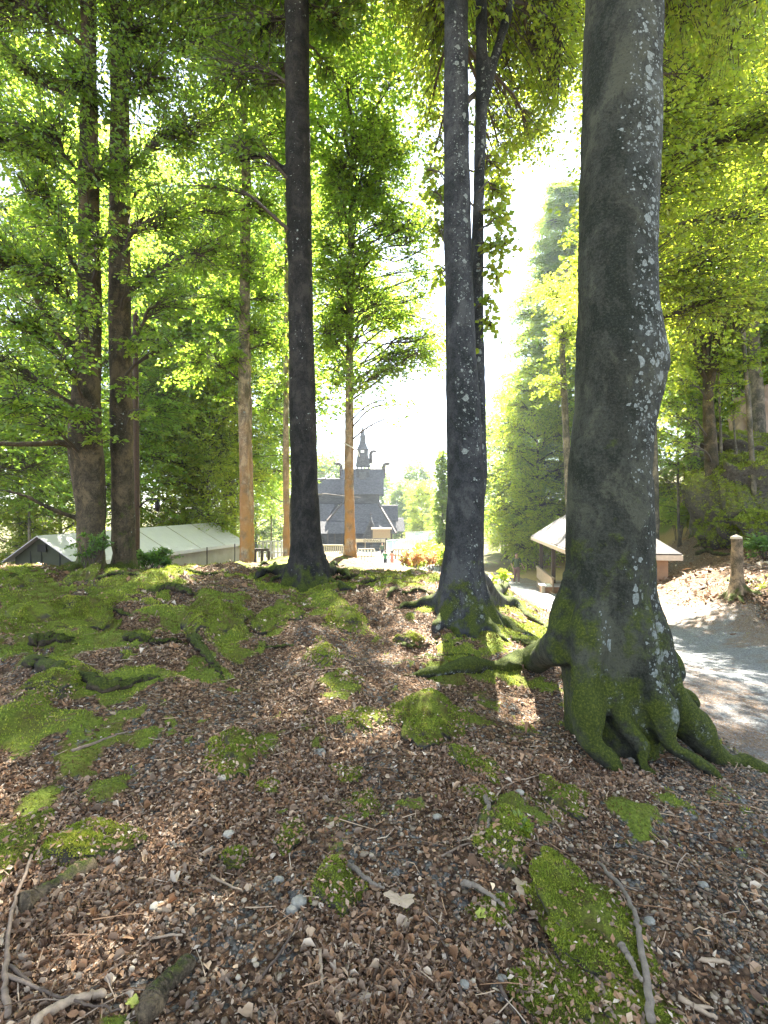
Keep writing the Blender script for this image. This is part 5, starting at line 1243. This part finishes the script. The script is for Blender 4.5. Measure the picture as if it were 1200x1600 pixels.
for a in [
 ('mossy_rock','pyramid-shaped bright moss mound in the middle of the leaf litter','rock',365,1168,95,95,.75,0,1,.25),
 ('moss_cushion','flat bright green moss cushion near the lower left corner, above the rotten log','moss cushion',150,1312,150,60,.45,0,2),
 ('moss_cushion','bright moss bank cut off by the left edge of the photo','moss cushion',0,1320,95,175,.5,0,3),
 ('mossy_rock','yellowish moss clump with a bare root stub on its right, near the middle bottom','rock',527,1378,105,95,.7,0,4,.2),
 ('mossy_rock','small dark moss lump just left of the grey stones','rock',366,1338,48,42,.7,0,5),
 ('mossy_rock','mossy stub with a bare grey edge, left of the yellowish moss clump','rock',448,1300,60,65,.9,.4,6,.3),
 ('mossy_rock','small mossy lump below the twig, right of the pyramid-shaped mound','rock',566,1254,52,52,.75,.2,7,.2),
 ('mossy_rock','large ridged mossy rock in front of the long left root of the lichen-spotted tree','rock',680,1115,120,85,.6,-.1,8,.3),
 ('mossy_rock','low brown-green mossy bump left of the large ridged rock','rock',577,1120,70,38,.5,0,9),
 ('mossy_rock','round bright mossy rock below the large ridged rock','rock',748,1183,80,70,.75,0,10),
 ('mossy_rock','flat mossy slab between the round rock and the forked moss clump','rock',742,1240,58,34,.45,.2,11),
 ('mossy_rock','forked moss clump with a grey root stub, left of the fern sprig','rock',785,1300,100,88,.75,0,12,.3),
 ('mossy_rock','mossy rock with a pale broken top, below the big tree','rock',880,1247,76,66,.8,-.2,13,.2),
 ('mossy_rock','low mossy ridge edged by a bare root, left of the great moss slab','rock',772,1418,82,48,.5,.1,14),
 ('moss_slab','great olive moss slab in the lower right corner with a pale root','moss slab',930,1425,185,190,.36,-.12,15,.2,.1),
 ('moss_slab','lower lobe of dark moss at the bottom edge, left of the pale root','moss slab',880,1545,165,150,.30,0,16,0,.2),
 ('moss_slab','mossy slope at the bottom edge, right of the pale root','moss slab',1000,1570,120,150,.3,0,46,0,.2),
 ('mossy_rock','grey-green stony bump under the fork of twigs, right of the pyramid-shaped mound','rock',545,1208,50,26,.5,0,17),
 ('mossy_rock','small mossy lump trailing from the pyramid-shaped mound','rock',420,1222,42,32,.6,0,18),
 ('mossy_rock','mossy hummock in the sunny middle of the mound, right of centre','rock',503,1012,58,55,.6,0,19),
 ('mossy_rock','low yellow-green moss hump below the dark straight trunk','rock',440,958,95,45,.45,0,20),
 ('mossy_rock','long pale-green moss hump right of the dark straight trunk roots','rock',532,968,85,52,.5,0,21),
 ('mossy_rock','rounded moss hummock with a dark hollow, left of the sunny patch','rock',330,965,110,65,.6,0,22,.2),
 ('mossy_rock','small flat mossy stone in the middle distance, in front of the twin-stemmed tree','rock',548,1060,50,24,.5,0,23),
 ('mossy_rock','mossy knob beside the roots of the twin-stemmed tree','rock',640,1000,60,26,.6,0,24),
 ('mossy_rock','broad mossy swelling at the left under the crest','rock',105,965,210,70,.35,0,25),
 ('mossy_rock','knobbly mossy root stub at the far left crest','rock',35,905,80,34,.6,0,26),
 ('mossy_rock','dark lump on the crest in front of the thick mossy trunk','rock',130,897,60,24,.6,0,27),
 ('mossy_rock','big knotted moss hump left, at the bend of the long root','rock',90,1062,110,62,.6,0,28,.3),
]: mound(*a[:9], seed=a[9], ridge=a[10] if len(a) > 10 else 0, rot=a[11] if len(a) > 11 else None)
# rocky bank at the right
for a in [
 ('mossy_boulder','big dark mossy boulder on the right bank behind the cut stump','boulder',1165,778,135,150,20,1.0,31,.9),
 ('mossy_boulder','low dark boulder between the fork-topped trunk and the big boulder','boulder',1135,826,70,50,19.5,.6,32,.8),
 ('rock_face','pale pink rock face at the right edge above the boulders','rock',1200,672,95,110,24,1.1,33,.25),
 ('mossy_boulder','dark rock ledge under the thin leaning trunk','boulder',1150,715,140,70,23,.6,34,.7),
 ('mossy_boulder','shadowed boulder at the right edge, level with the stump top','boulder',1205,830,80,60,18,.7,35,.8)]:
    nm, lb, ct, px, py, w_, h_, d, k, sd, ms = a; c = P(px, py, d); rx = w_ / 2 / FPX * d; rz = h_ / 2 / FPX * d; zb = gz(c[0], c[1]); v, t = ICO5; v = v.copy()
    n0 = fbm3(v, 1.3, sd, 4); n1 = fbm3(v, 4, sd + 2, 4); n2_ = fbm3(v, 9, sd + 4, 3); v = np.sign(v) * np.abs(v) ** .75 * (1 + .5 * n0 + .34 * n1 + .12 * n2_)[:, None] * [rx, rx * .8, rz]; lo = zb - c[2] - .3
    v[:, 2] = np.where(v[:, 2] < 0, v[:, 2] * max(1, -lo / rz), v[:, 2]); o = thing(nm, lb, ct, c)
    link('stone', mesh_np('stone', v, None, t, [M['pinkrock' if ms < .3 else 'stone']]) if ms >= .3 else mesh_np('stone', v, None, t, [simple('pale_rock', (.30, .22, .17), .85, .3, 3, 0, .8)]), o)
    if ms >= .3:
        tri = v[t]; fn = norm(np.cross(tri[:, 1] - tri[:, 0], tri[:, 2] - tri[:, 0])); k_ = np.where((fn[:, 2] > -.1))[0]; k_ = RNG.choice(k_, 9000); bc = RNG.dirichlet([1, 1, 1], 9000); vv, tt, tone = tufts((tri[k_] * bc[..., None]).sum(1), fn[k_], .09, RNG)
        kind(link('moss', mesh_np('moss', vv, None, tt, [M['moss_tuft']], {'tone': tone}, False), o), 'stuff')

# the cut stump on the bank
sd_ = 10.7; sp_, rr = prof_path([(945,1130,1174),(928,1137,1167),(912,1142,1163),(890,1143,1161),(860,1143,1160),(841,1142,1159)], sd_, 30); sbase = np.array([sp_[0][0], sd_, gz(sp_[0][0], sd_)])
pr = [ring_tube(sp_, rr, 22, 9, .05)]
for px, py in ((1128,934),(1180,928),(1160,941),(1142,940)): pr += root_tubes(sp_[6], [(px, py)] + [(px + (px - 1152) * .35, py + 2)], .10, .03, .3, sbase)
me = remeshed('trunk', pr, .022, 2, 9, .012, [bark('stump_wood', (.17, .125, .08), .35, .35, 0, None, 2.0, .55)])
st_ = thing('tree_stump', 'pale barkless stump as tall as a post on the leafy bank', 'stump', sbase)
k = len(me.vertices); co = np.empty(k * 3, np.float32); me.vertices.foreach_get('co', co); me.vertices.foreach_set('co', (co.reshape(-1, 3) - sbase).astype(np.float32).ravel()); link('trunk', me, st_)
mb = MB(); tp = sp_[-1] - sbase; mb.tube([tp + [0, 0, -.01], tp + [0, 0, .028]], [rr[-1] * .96, rr[-1] * .95], 22); link('cut_top', mb.mesh('cut_top', [M['wood_pale']], False), st_)

# bare roots and sticks: each its own thing
def stick(name, label, cat, pix, r0, r1, m, lift=.012, group=None, forks=(), wob=.0025, sides=8, n=26, sink=None):
    g = np.array([G(*q) for q in pix]); b = g[0].copy(); p = spline(g, n); p[:, 2] = np.maximum(p[:, 2], ground(p[:, 0], p[:, 1]) + r0 * (.6 if sink is None else sink)) + lift
    thick = r0 > .028 or name in ('surface_root', 'rotten_log')
    p[1:-1] += RNG.normal(0, wob, (n - 2, 3)) * [1, 1, .5]; tt_ = np.linspace(0, 1, n)
    if name == 'surface_root': env = np.clip(np.minimum(tt_ / .12, (1 - tt_) / .25), .12, 1) ** .6; p[:, 2] -= (1 - env) * r0 * 1.6
    else: env = 1
    mb = MB(); mb.tube(p - b, env * np.linspace(r0, r1, n) * (1 + .22 * vnoise(np.arange(n) * .35, np.zeros(n), int(pix[0][0]))), sides)
    if thick:
        v_ = mb.v[0]; c_ = np.vstack([np.repeat(p - b, sides, 0), p[:1] - b, p[-1:] - b]); dv = v_ - c_
        mb.v[0] = c_ + dv * (1 + .75 * fbm3(v_ + b, 1.0 / (r0 * 2.2), 17, 3) + .35 * fbm3(v_ + b, 1.0 / (r0 * .6), 23, 2))[:, None]
    for at_, dx, dy, ln in forks:
        i0 = int(at_ * (n - 1)); a = p[i0]; e = a + np.array([dx, dy, .012]) * ln; e[2] = gz(e[0], e[1]) + .015; q = spline(np.array([a, (a + e) / 2 + RNG.normal(0, .012, 3), e]), 9); mb.tube(q - b, np.linspace(r1 + (r0 - r1) * .45, r1 * .4, 9), 6)
    o = link(name, mb.mesh(name, [M[m]]), None, b); tag(o, label, cat, group); return o
for pix, r0, r1, lb in [
 ([(20,1038),(90,1050),(158,1074),(235,1060),(275,1078)],.062,.03,'long dark mossy root bending through the leaf litter at the left'),
 ([(225,926),(270,920),(318,928)],.06,.03,'thick dark root over a leaf-filled hollow below the tent'),
 ([(95,955),(120,945),(180,955),(225,970)],.05,.02,'curved dark root lying across the green moss at the left'),
 ([(45,1008),(85,1000),(130,1010)],.06,.03,'dark overhanging root edge above the mossy slope'),
 ([(185,1004),(240,1006),(288,998)],.045,.02,'straight mossy root end pointing at the pair of moss humps'),
 ([(296,985),(318,1015),(340,1050),(358,1072)],.05,.02,'mossy root running down from the moss hummock with a hollow'),
 ([(150,905),(190,897),(235,906)],.05,.025,'dark knotted root on the crest in front of the second big trunk'),
 ([(275,893),(320,898),(365,892)],.04,.02,'dark root on the crest below the tent wall'),
 ([(0,912),(30,905),(70,915)],.05,.03,'dark root on the crest at the left edge'),
 ([(395,1008),(430,1012),(470,1005)],.02,.01,'thin dark root half sunk in the sunny litter'),
 ([(600,935),(640,926),(680,934)],.035,.02,'dark root lying between the two nearer grey trunks'),
 ([(560,912),(600,905),(640,915)],.03,.015,'low root right of the dark straight trunk'),
 ([(515,905),(560,899),(600,893)],.03,.015,'root on the crest below the roped trunk'),
 ([(615,1004),(650,1012),(690,1006),(720,1012)],.03,.012,'mossy root lying in front of the twin-stemmed tree'),
 ([(640,1030),(700,1026),(760,1036)],.03,.012,'thin mossy root just behind the long left root of the big tree'),
 ([(840,985),(870,975),(905,985)],.03,.015,'root lying on the mossy slope left of the big tree'),
 ([(800,1000),(830,1010),(850,1022)],.03,.015,'short root dropping towards the foot of the big tree'),
 ([(1085,868),(1105,862),(1130,868),(1150,862)],.10,.05,'tangled dark root below the fork-topped trunk'),
 ([(1130,905),(1165,912),(1205,905)],.05,.03,'dark root crossing the bank behind the cut stump')]: stick('surface_root', lb, 'root', pix, r0, r1, 'rootbark', .0, 'roots on the ground', wob=.016, sides=16, n=56, sink=.3)
M['stick'] = simple('dry_twig', (.20, .15, .11), .8, .4, 40); M['stick_d'] = simple('dark_twig', (.09, .065, .048), .8, .4, 40); M['stick_p'] = simple('barkless_twig', (.34, .26, .18), .75, .35, 40)
stick('bare_root', 'pale bare root winding down the great moss slab', 'root', [(935,1365),(968,1400),(990,1440),(1000,1480),(1008,1540),(1018,1620)], .006, .013, 'bare', .045, sides=10, wob=.004)
stick('bare_root', 'short pale root prong on the left of the great moss slab', 'root', [(968,1500),(985,1525),(1002,1560)], .012, .006, 'bare', .05)
stick('bare_root', 'bare root edge along the low mossy ridge', 'root', [(722,1392),(750,1402),(788,1432)], .013, .006, 'bare', .03)
stick('bare_root', 'grey root stub running right from the yellowish moss clump', 'root', [(545,1365),(575,1388),(600,1402)], .012, .005, 'bare', .03)
stick('bare_root', 'root stub beneath the forked moss clump', 'root', [(758,1262),(765,1282),(762,1312)], .013, .008, 'bare', .05)
stick('rotten_log', 'piece of rotten bark-covered log at the lower left', 'log', [(222,1600),(255,1555),(296,1512)], .045, .03, 'rotten', .0, sides=18, n=34)
stick('rotten_log', 'dark half-buried log under the flat moss cushion', 'log', [(30,1420),(85,1388),(145,1352)], .045, .03, 'rotten', -.02, sides=18, n=34)
stick('broken_branch', 'pale forked branch at the bottom left corner', 'branch', [(50,1612),(100,1578),(165,1562)], .016, .01, 'stick_p', .01, forks=[(.6, .6, .5, .12)])
stick('broken_branch', 'long thin branch standing along the left edge', 'branch', [(12,1600),(8,1520),(20,1430),(50,1345)], .010, .006, 'stick', .02, forks=[(.3, .8, -.4, .35)])
stick('broken_branch', 'branch curving from the left edge towards the rotten log', 'branch', [(14,1520),(70,1560),(130,1580),(190,1590)], .006, .003, 'stick_d', .02)
stick('broken_branch', 'long straight stick lying left of the pyramid-shaped mound', 'branch', [(112,1178),(160,1160),(200,1147)], .011, .005, 'stick', .01)
for i, (pix, m, r, fk, lb) in enumerate([
 ([(285,1305),(312,1278)],'stick_d',.007,[(.4,.6,.3,.06)],'dark twig above the small dark moss lump'),
 ([(330,1372),(378,1396)],'stick_p',.006,[],'pale twig below the small dark moss lump'),
 ([(230,1470),(285,1466)],'stick_p',.006,[],'pale straight twig in the litter above the rotten log'),
 ([(500,1490),(504,1550)],'stick_p',.007,[],'short pale broken stick pointing at the viewer near the bottom edge'),
 ([(542,1540),(555,1536)],'stick_p',.008,[],'stubby pale stick end near the bottom edge'),
 ([(410,1530),(445,1482),(472,1432)],'stick_d',.005,[(.5,.5,.2,.08)],'long dark twig below the grey stones'),
 ([(345,1522),(368,1555)],'stick',.006,[],'grey twig right of the rotten log'),
 ([(655,1402),(690,1475),(712,1530)],'stick_d',.004,[(.5,.6,.4,.1)],'thin arching twig left of the moss slab'),
 ([(690,1342),(745,1320),(790,1342)],'stick',.005,[(.5,.3,.9,.08)],'bent twig under the forked moss clump'),
 ([(815,1312),(875,1334)],'stick',.006,[(.5,-.2,1,.09)],'straight twig right of the forked moss clump'),
 ([(745,1288),(795,1330),(810,1350)],'stick',.006,[(.6,.7,.2,.07)],'twig leaning over the forked moss clump'),
 ([(775,1248),(800,1226),(848,1212)],'stick_p',.005,[],'pale curved twig below the big tree'),
 ([(858,1275),(878,1305)],'stick_p',.005,[],'pale twig below the mossy rock with a pale top'),
 ([(918,1508),(945,1560),(958,1592)],'stick',.011,[],'brown stick lying on the lower moss lobe'),
 ([(1085,1500),(1140,1512)],'stick_p',.010,[],'thick pale stick on the gravel at the right'),
 ([(1060,1565),(1120,1598)],'stick_p',.010,[(.5,.8,.1,.08)],'pale stick at the bottom right corner'),
 ([(998,1442),(1028,1430)],'stick_d',.006,[],'dark twig right of the pale root'),
 ([(700,1600),(720,1560),(712,1545)],'stick_d',.006,[],'dark twig at the bottom edge left of the moss slab'),
 ([(780,1545),(805,1590)],'stick_d',.007,[],'dark stick at the bottom edge beside the lower moss lobe'),
 ([(620,1560),(640,1530)],'stick_d',.005,[],'dark twig in the gravel near the bottom middle'),
 ([(480,1060),(520,1030)],'stick_d',.006,[],'twig in the sunny patch by the mossy hummock'),
 ([(505,1118),(512,1148)],'stick',.006,[],'grey twig left of the low brown-green bump'),
 ([(445,1150),(490,1135)],'stick',.006,[(.5,.5,.5,.1)],'forked twig right of the pyramid-shaped mound'),
 ([(600,1105),(605,1130)],'stick_p',.006,[],'upright pale twig left of the large ridged rock'),
 ([(570,1190),(618,1180)],'stick_d',.005,[],'dark twig under the low brown-green bump'),
 ([(300,1225),(345,1222)],'stick',.005,[],'grey twig at the foot of the pyramid-shaped mound'),
 ([(440,1390),(470,1370)],'stick_d',.006,[],'twig between the grey stones and the yellowish moss clump'),
 ([(1080,1300),(1120,1330)],'stick_d',.006,[],'dark twig in the leaf drift at the right'),
 ([(940,1245),(1000,1290),(1040,1320)],'stick_d',.006,[],'long dark twig in the litter below the big tree roots'),
 ([(1095,1262),(1110,1275)],'stick_p',.005,[],'tiny pale twig below the right-hand root'),
]): stick('twig', lb, 'twig', pix, r, r * .6, m, .008, 'fallen twigs', fk, .0015, 6, 12)
for i, (px, py, w_, m, lb) in enumerate([
 (345,1218,15,0,'grey-green stone at the foot of the pyramid-shaped mound'),(245,1420,22,0,'pale stone in the litter above the rotten log'),(358,1305,19,0,'light stone above the small dark moss lump'),
 (468,1412,26,1,'grey stone beside the yellowish moss clump'),(455,1425,20,1,'smaller grey stone left of the other grey stone'),(435,1378,18,1,'round stone left of the grey stones'),(812,1240,14,0,'round tan stone below the curved twig'),
 (683,1278,14,0,'pale stone left of the forked moss clump'),(760,1200,10,0,'little stone under the round mossy rock'),(1015,1442,18,1,'stone on the gravel right of the pale root'),(1098,1385,16,1,'grey stone on the gravel at the right'),
 (785,1530,14,1,'blue-grey pebble left of the lower moss lobe'),(725,1540,16,1,'round pebble near the bottom edge'),(500,1178,20,1,'flat grey-green stone right of the pyramid-shaped mound'),(690,1122,9,0,'white pebble by the large ridged rock'),(440,960,12,0,'stone in the sunny moss hump'),(985,1188,16,0,'tan stone at the foot of the big tree')]):
    c = G(px, py); r = w_ / 2 / FPX * c[1]; v, t = ICO4; v = v * (1 + .35 * fbm3(v, 1.2, 100 + i, 3) + .1 * fbm3(v, 5, 50 + i, 2))[:, None] * [r, r * .85, r * .6]
    o = link('stone', mesh_np('stone', v, None, t, [M['greystone' if m else 'palestone']] if 'greystone' in M else [M.setdefault('greystone', simple('grey_stone', (.23, .225, .19), .75, .35, 40, 0, .3)), M.setdefault('palestone', simple('pale_stone', (.34, .32, .26), .75, .3, 40, 0, .3))][m == 0:][:1]), None, c + [0, 0, r * .25]); tag(o, lb, 'stone', 'loose stones in the leaf litter')

# ------------------------------------------------------------------ uncountable litter
def scatter(n, y0, y1, pw, rng):
    u = rng.random(n); y = (y0 ** pw + u * (y1 ** pw - y0 ** pw)) ** (1 / pw); x = (rng.random(n) * 2 - 1) * (.80 * y + .25); return x, y
def litter_mat():
    m, nt, b = mat('dead_leaf'); t = attr(nt, 'tone')
    c = ramp(nt, t, [(0, (.03, .017, .01)), (.14, (.12, .062, .032)), (.27, (.20, .155, .115)), (.38, (.25, .13, .062)), (.5, (.36, .20, .10)), (.6, (.30, .24, .18)), (.7, (.48, .285, .15)), (.82, (.42, .35, .27)), (.92, (.64, .47, .30)), (1, (.74, .64, .50))])
    c = mix(nt, .3, c, mix(nt, noise(nt, geopos(nt), 90, 3, .6), (.02, .012, .008), (.42, .27, .16)))
    L(nt, c, b.inputs['Base Color']); b.inputs['Roughness'].default_value = .62; b.inputs['Specular IOR Level'].default_value = .35; return m
M['litter'] = litter_mat()
def litter(name, n, y0, y1, pw, size, detail, rng, keepf):
    x, y = scatter(n, y0, y1, pw, rng); mo_ = moss_amt(x, y); u_ = path_uv(x, y); k = (rng.random(n) > mo_ * .93) & (rng.random(n) < np.clip((u_ - .75) / .5, .06, 1)) & (rng.random(n) < keepf(x, y))
    x, y = x[k], y[k]; n = len(x); z = ground(x, y); l = size * np.clip(rng.lognormal(-.05, .38, n), .35, 2.2); a = rng.uniform(0, 2 * PI, n)
    up = norm(np.stack([rng.normal(0, .38, n), rng.normal(0, .38, n), np.ones(n)], 1)); ax_ = np.stack([np.cos(a), np.sin(a), rng.normal(0, .25, n)], 1); ax_ = norm(ax_ - up * (ax_ * up).sum(1, keepdims=True)); w_ = np.cross(up, ax_)
    c = np.stack([x, y, z + .004 + l * rng.uniform(.02, .35, n)], 1); l = np.where(rng.random(n) < .12, l * 1.75, l); wd = l * rng.uniform(.2, .72, n); cu = rng.normal(.12, .28, n) * l; bend = rng.normal(0, .22, n) * l
    def pt(s, t, h): return c + ax_ * (l * s)[:, None] + w_ * (wd * t)[:, None] + up * h[:, None]
    tone = np.clip(rng.normal(.46, .30, n), 0, 1)
    if detail:
        V = np.stack([pt(-.5 + 0 * l, 0 * l, bend), pt(-.2 + 0 * l, -.46 + 0 * l, cu), pt(-.2 + 0 * l, 0 * l, bend * .1), pt(-.2 + 0 * l, .46 + 0 * l, cu), pt(.18 + 0 * l, -.42 + 0 * l, cu), pt(.18 + 0 * l, 0 * l, bend * .1), pt(.18 + 0 * l, .42 + 0 * l, cu), pt(.52 + 0 * l, 0 * l, bend)], 1)
        b = np.arange(n)[:, None, None] * 8; q = (b + np.array([[1, 2, 5, 4], [2, 3, 6, 5]])[None]).reshape(-1, 4); t = (b + np.array([[0, 2, 1], [0, 3, 2], [4, 5, 7], [5, 6, 7]])[None]).reshape(-1, 3); return V.reshape(-1, 3), q, t, np.repeat(tone, 8)
    V = np.stack([pt(-.5 + 0 * l, 0 * l, bend), pt(0 * l, -.5 + 0 * l, cu), pt(.5 + 0 * l, 0 * l, bend), pt(0 * l, .5 + 0 * l, cu)], 1); return V.reshape(-1, 3), np.arange(n * 4).reshape(-1, 4), None, np.repeat(tone, 4)
rl = np.random.default_rng(11)
patch = lambda x, y: np.clip(.55 + 1.6 * fbm(x * 1.6, y * 1.6, 61, 3) * -1 - .55 * np.clip((x - .7) / 1.2, 0, 1) * np.clip(1.7 - y / 3.2, 0, 1), .16, 1)
lm = MB()
for args in ((150000, 1.2, 3.4, 1.4, .0155, True, rl, patch), (120000, 3.2, 7, 1.2, .022, False, rl, patch), (40000, 6.5, 13, 1.0, .042, False, rl, patch), (26000, 9, 24, 1.0, .085, False, rl, lambda x, y: (x > 4) * 1.0)):
    v, q, t, tone = litter(None, *args); lm.add(v, q, t, a=tone)
for mv, mt in MOUNDS:      # leaves caught on the lumps, most of them round the foot
    tri = mv[mt]; fn = np.cross(tri[:, 1] - tri[:, 0], tri[:, 2] - tri[:, 0]); ar = np.linalg.norm(fn, axis=1); fn = norm(fn); ce = tri.mean(1); dist_ = ce[:, 1].mean()
    if dist_ > 9: continue
    above = ce[:, 2] - ground(ce[:, 0], ce[:, 1]); wt = ar * np.clip(fn[:, 2], 0, 1) * (above > -.015) * (np.exp(-np.maximum(above, 0) / .03) + .03); n_ = int(150 * min(3, ar.sum() / .15) * (1 if dist_ < 5 else .5)); kk = rl.choice(len(mt), n_, p=wt / wt.sum())
    c_ = ce[kk] + fn[kk] * .006; up_ = norm(fn[kk] + rl.normal(0, .35, (n_, 3))); ax_ = norm(np.cross(up_, rl.normal(0, 1, (n_, 3)))); w2 = np.cross(up_, ax_); l_ = (.019 if dist_ < 4 else .028) * np.clip(rl.lognormal(0, .35, (n_, 1)), .4, 2)
    V = np.stack([c_ - ax_ * l_ * .5, c_ - w2 * l_ * .28 + up_ * l_ * .1, c_ + ax_ * l_ * .5, c_ + w2 * l_ * .28 + up_ * l_ * .1], 1); lm.add(V.reshape(-1, 3), np.arange(n_ * 4).reshape(-1, 4), a=np.repeat(np.clip(rl.normal(.46, .3, n_), 0, 1), 4))
kind(link('fallen_leaves', lm.mesh('fallen_leaves', [M['litter']], False, 'tone')), 'stuff')

# gravel stones mixed into the litter
def pebble_mat():
    m, nt, b = mat('pebble'); c = ramp(nt, attr(nt, 'tone'), [(0, (.04, .028, .018)), (.4, (.15, .112, .07)), (.7, (.25, .20, .135)), (1, (.44, .375, .28))])
    L(nt, c, b.inputs['Base Color']); b.inputs['Roughness'].default_value = .7; return m
M['pebble'] = pebble_mat()
n = 42000; x, y = scatter(n, 1.25, 6.5, 1.2, rl); w_ = np.clip(.10 + .75 * np.clip((x - .5) / 1.0, 0, 1) * np.clip(1.9 - y / 3, 0, 1) + .8 * fbm(x * 1.6, y * 1.6, 61, 3), .05, 1) * (1 - moss_amt(x, y)); k = rl.random(n) < w_; x, y = x[k], y[k]; n = len(x)
r = .006 * np.clip(rl.lognormal(0, .42, n), .4, 2.6); v0, t0 = ICO1; nv = len(v0)
sc3 = rl.uniform(.6, 1.2, (n, 1, 3)) * [1, 1, .7]; jit = 1 + rl.normal(0, .12, (n, nv, 1)); V = v0[None] * sc3 * jit * r[:, None, None]
a = rl.uniform(0, 2 * PI, n); ca, sa = np.cos(a)[:, None], np.sin(a)[:, None]; V = np.stack([V[..., 0] * ca - V[..., 1] * sa, V[..., 0] * sa + V[..., 1] * ca, V[..., 2]], -1) + np.stack([x, y, ground(x, y) + r * .5 + .004], 1)[:, None]
T0 = (np.arange(n)[:, None, None] * nv + t0[None]).reshape(-1, 3)
kind(link('loose_gravel', mesh_np('loose_gravel', V.reshape(-1, 3), None, T0, [M['pebble']], {'tone': np.repeat(np.clip(rl.normal(.5, .25, n), 0, 1), nv)}, True)), 'stuff')

# fine twiglets
n = 2600; x, y = scatter(n, 1.25, 8, 1.2, rl); k = path_uv(x, y) > .9; x, y = x[k], y[k]; tw = MB()
for xx, yy in zip(x, y):
    ln = rl.lognormal(-2.75, .6); a = rl.uniform(0, 2 * PI); p0 = np.array([xx, yy, 0]); p = np.array([p0 + np.array([math.cos(a), math.sin(a), 0]) * ln * s + [rl.normal(0, .05) * ln, rl.normal(0, .05) * ln, 0] for s in (-.5, 0, .5)])
    p[:, 2] = gz(xx, yy) + .012 + rl.uniform(0, .012, 3); tw.tube(p, [.0022, .002, .0012], 4, a=rl.random())
kind(link('twig_litter', tw.mesh('twig_litter', [M['litter']], False, 'tone')), 'stuff')

# moss pile on the mossy ground
n = 340000; x, y = scatter(n, 1.25, 11.5, 1.3, rl); k = rl.random(n) < moss_amt(x, y) ** 1.6 * .95; x, y = x[k], y[k]
z = ground(x, y) + moss_amt(x, y) * .02 * (1 + fbm(x * 9, y * 9, 41, 3)); pts = np.stack([x, y, z - .002], 1)
nn_ = np.tile([0, 0, 1.0], (len(x), 1)); h = (.006 + .0028 * y)[:, None]
d = norm(nn_ + rl.normal(0, .5, (len(x), 3))); xx = norm(np.cross(d, rl.normal(0, 1, (len(x), 3)))); h = h * rl.uniform(.5, 1.3, (len(x), 1))
V = np.stack([pts - xx * h * .3, pts + xx * h * .3, pts + d * h], 1).reshape(-1, 3)
kind(link('moss', mesh_np('moss', V, None, np.arange(len(V)).reshape(-1, 3), [M['moss_tuft']], {'tone': np.repeat(np.clip(rl.normal(.5, .22, len(x)) + 1.1 * fbm(x * 2.4, y * 2.4, 5, 4) - .08, 0, 1), 3)}, False)), 'stuff')

# small green things
shrub('fern_sprig', 'small bright green sprig beside the forked moss clump', 'sprig', 815, G(815, 1306)[1], .10, .05, .028, 'leaf_y', 81, .8, True, 4, .0025)

# a few whole dead leaves lying on top
M['deadleaf'] = simple('pale_dead_leaf', (.44, .34, .235), .7, .2, 30, 0, .2); M['yleaf'] = simple('yellowed_leaf', (.36, .40, .07), .6, .15, 30, 0, .2)
def big_leaf(px, py, w_px, m, label, seed):
    c = G(px, py); r = w_px / 2 / FPX * c[1]; g_ = np.random.default_rng(seed); n_ = 40; th_ = np.linspace(0, 2 * PI, n_, endpoint=False)
    k_ = (.42 + .58 * np.abs(np.cos(th_)) ** 1.4) * (1 + .10 * np.sin(th_ * 9 + seed) + .08 * np.sin(th_ * 5 + seed * 2)); a_ = g_.uniform(0, 6)
    v_ = [(0, 0, .004)]
    for s_ in (.5, 1.0): v_ += [(r * s_ * k * math.cos(t + a_), r * s_ * k * math.sin(t + a_), .012 + .35 * r * s_ * s_ * math.sin(2 * t + seed) * .6) for t, k in zip(th_, k_)]
    v_ = np.array(v_); v_[:, 2] += ground(c[0] + v_[:, 0], c[1] + v_[:, 1]) - c[2] + .008; i_ = np.arange(n_); j_ = (i_ + 1) % n_
    o = link('fallen_leaf', mesh_np('fallen_leaf', v_, np.stack([1 + i_, 1 + n_ + i_, 1 + n_ + j_, 1 + j_], 1), np.stack([0 * i_, 1 + i_, 1 + j_], 1), [M[m]]), None, c); tag(o, label, 'leaf', 'whole leaves on the litter')
big_leaf(625, 1412, 46, 'deadleaf', 'big pale dead leaf right of the yellowish moss clump', 1)
big_leaf(752, 1437, 26, 'yleaf', 'narrow yellow-green leaf below the low mossy ridge', 2)
big_leaf(40, 1302, 44, 'deadleaf', 'pale crumpled leaf between the left-edge moss bank and the flat moss cushion', 3)
big_leaf(210, 1578, 30, 'yleaf', 'yellowed leaf beside the rotten log at the bottom edge', 4)
big_leaf(815, 1392, 40, 'deadleaf', 'tan dead leaf left of the top of the great moss slab', 5)
big_leaf(735, 1318, 30, 'deadleaf', 'curled tan leaf left of the forked moss clump', 6)
# ------------------------------------------------------------------ the hazy air of the wood
hm = bpy.data.materials.new('haze'); hm.use_nodes = True; nt = hm.node_tree; nt.nodes.remove(nt.nodes['Principled BSDF'])
pv_ = nt.nodes.new('ShaderNodeVolumePrincipled'); pv_.inputs['Color'].default_value = (.72, .84, 1, 1); pv_.inputs['Density'].default_value = .00042; pv_.inputs['Anisotropy'].default_value = .55
nt.links.new(pv_.outputs[0], nt.nodes['Material Output'].inputs['Volume'])
zmin = float(zs.min()) - 1
mb = MB(); mb.box((-330, -75, zmin), (330, 350, 46)); ho = link('haze', mb.mesh('haze', [hm], False)); ho['kind'] = 'stuff'
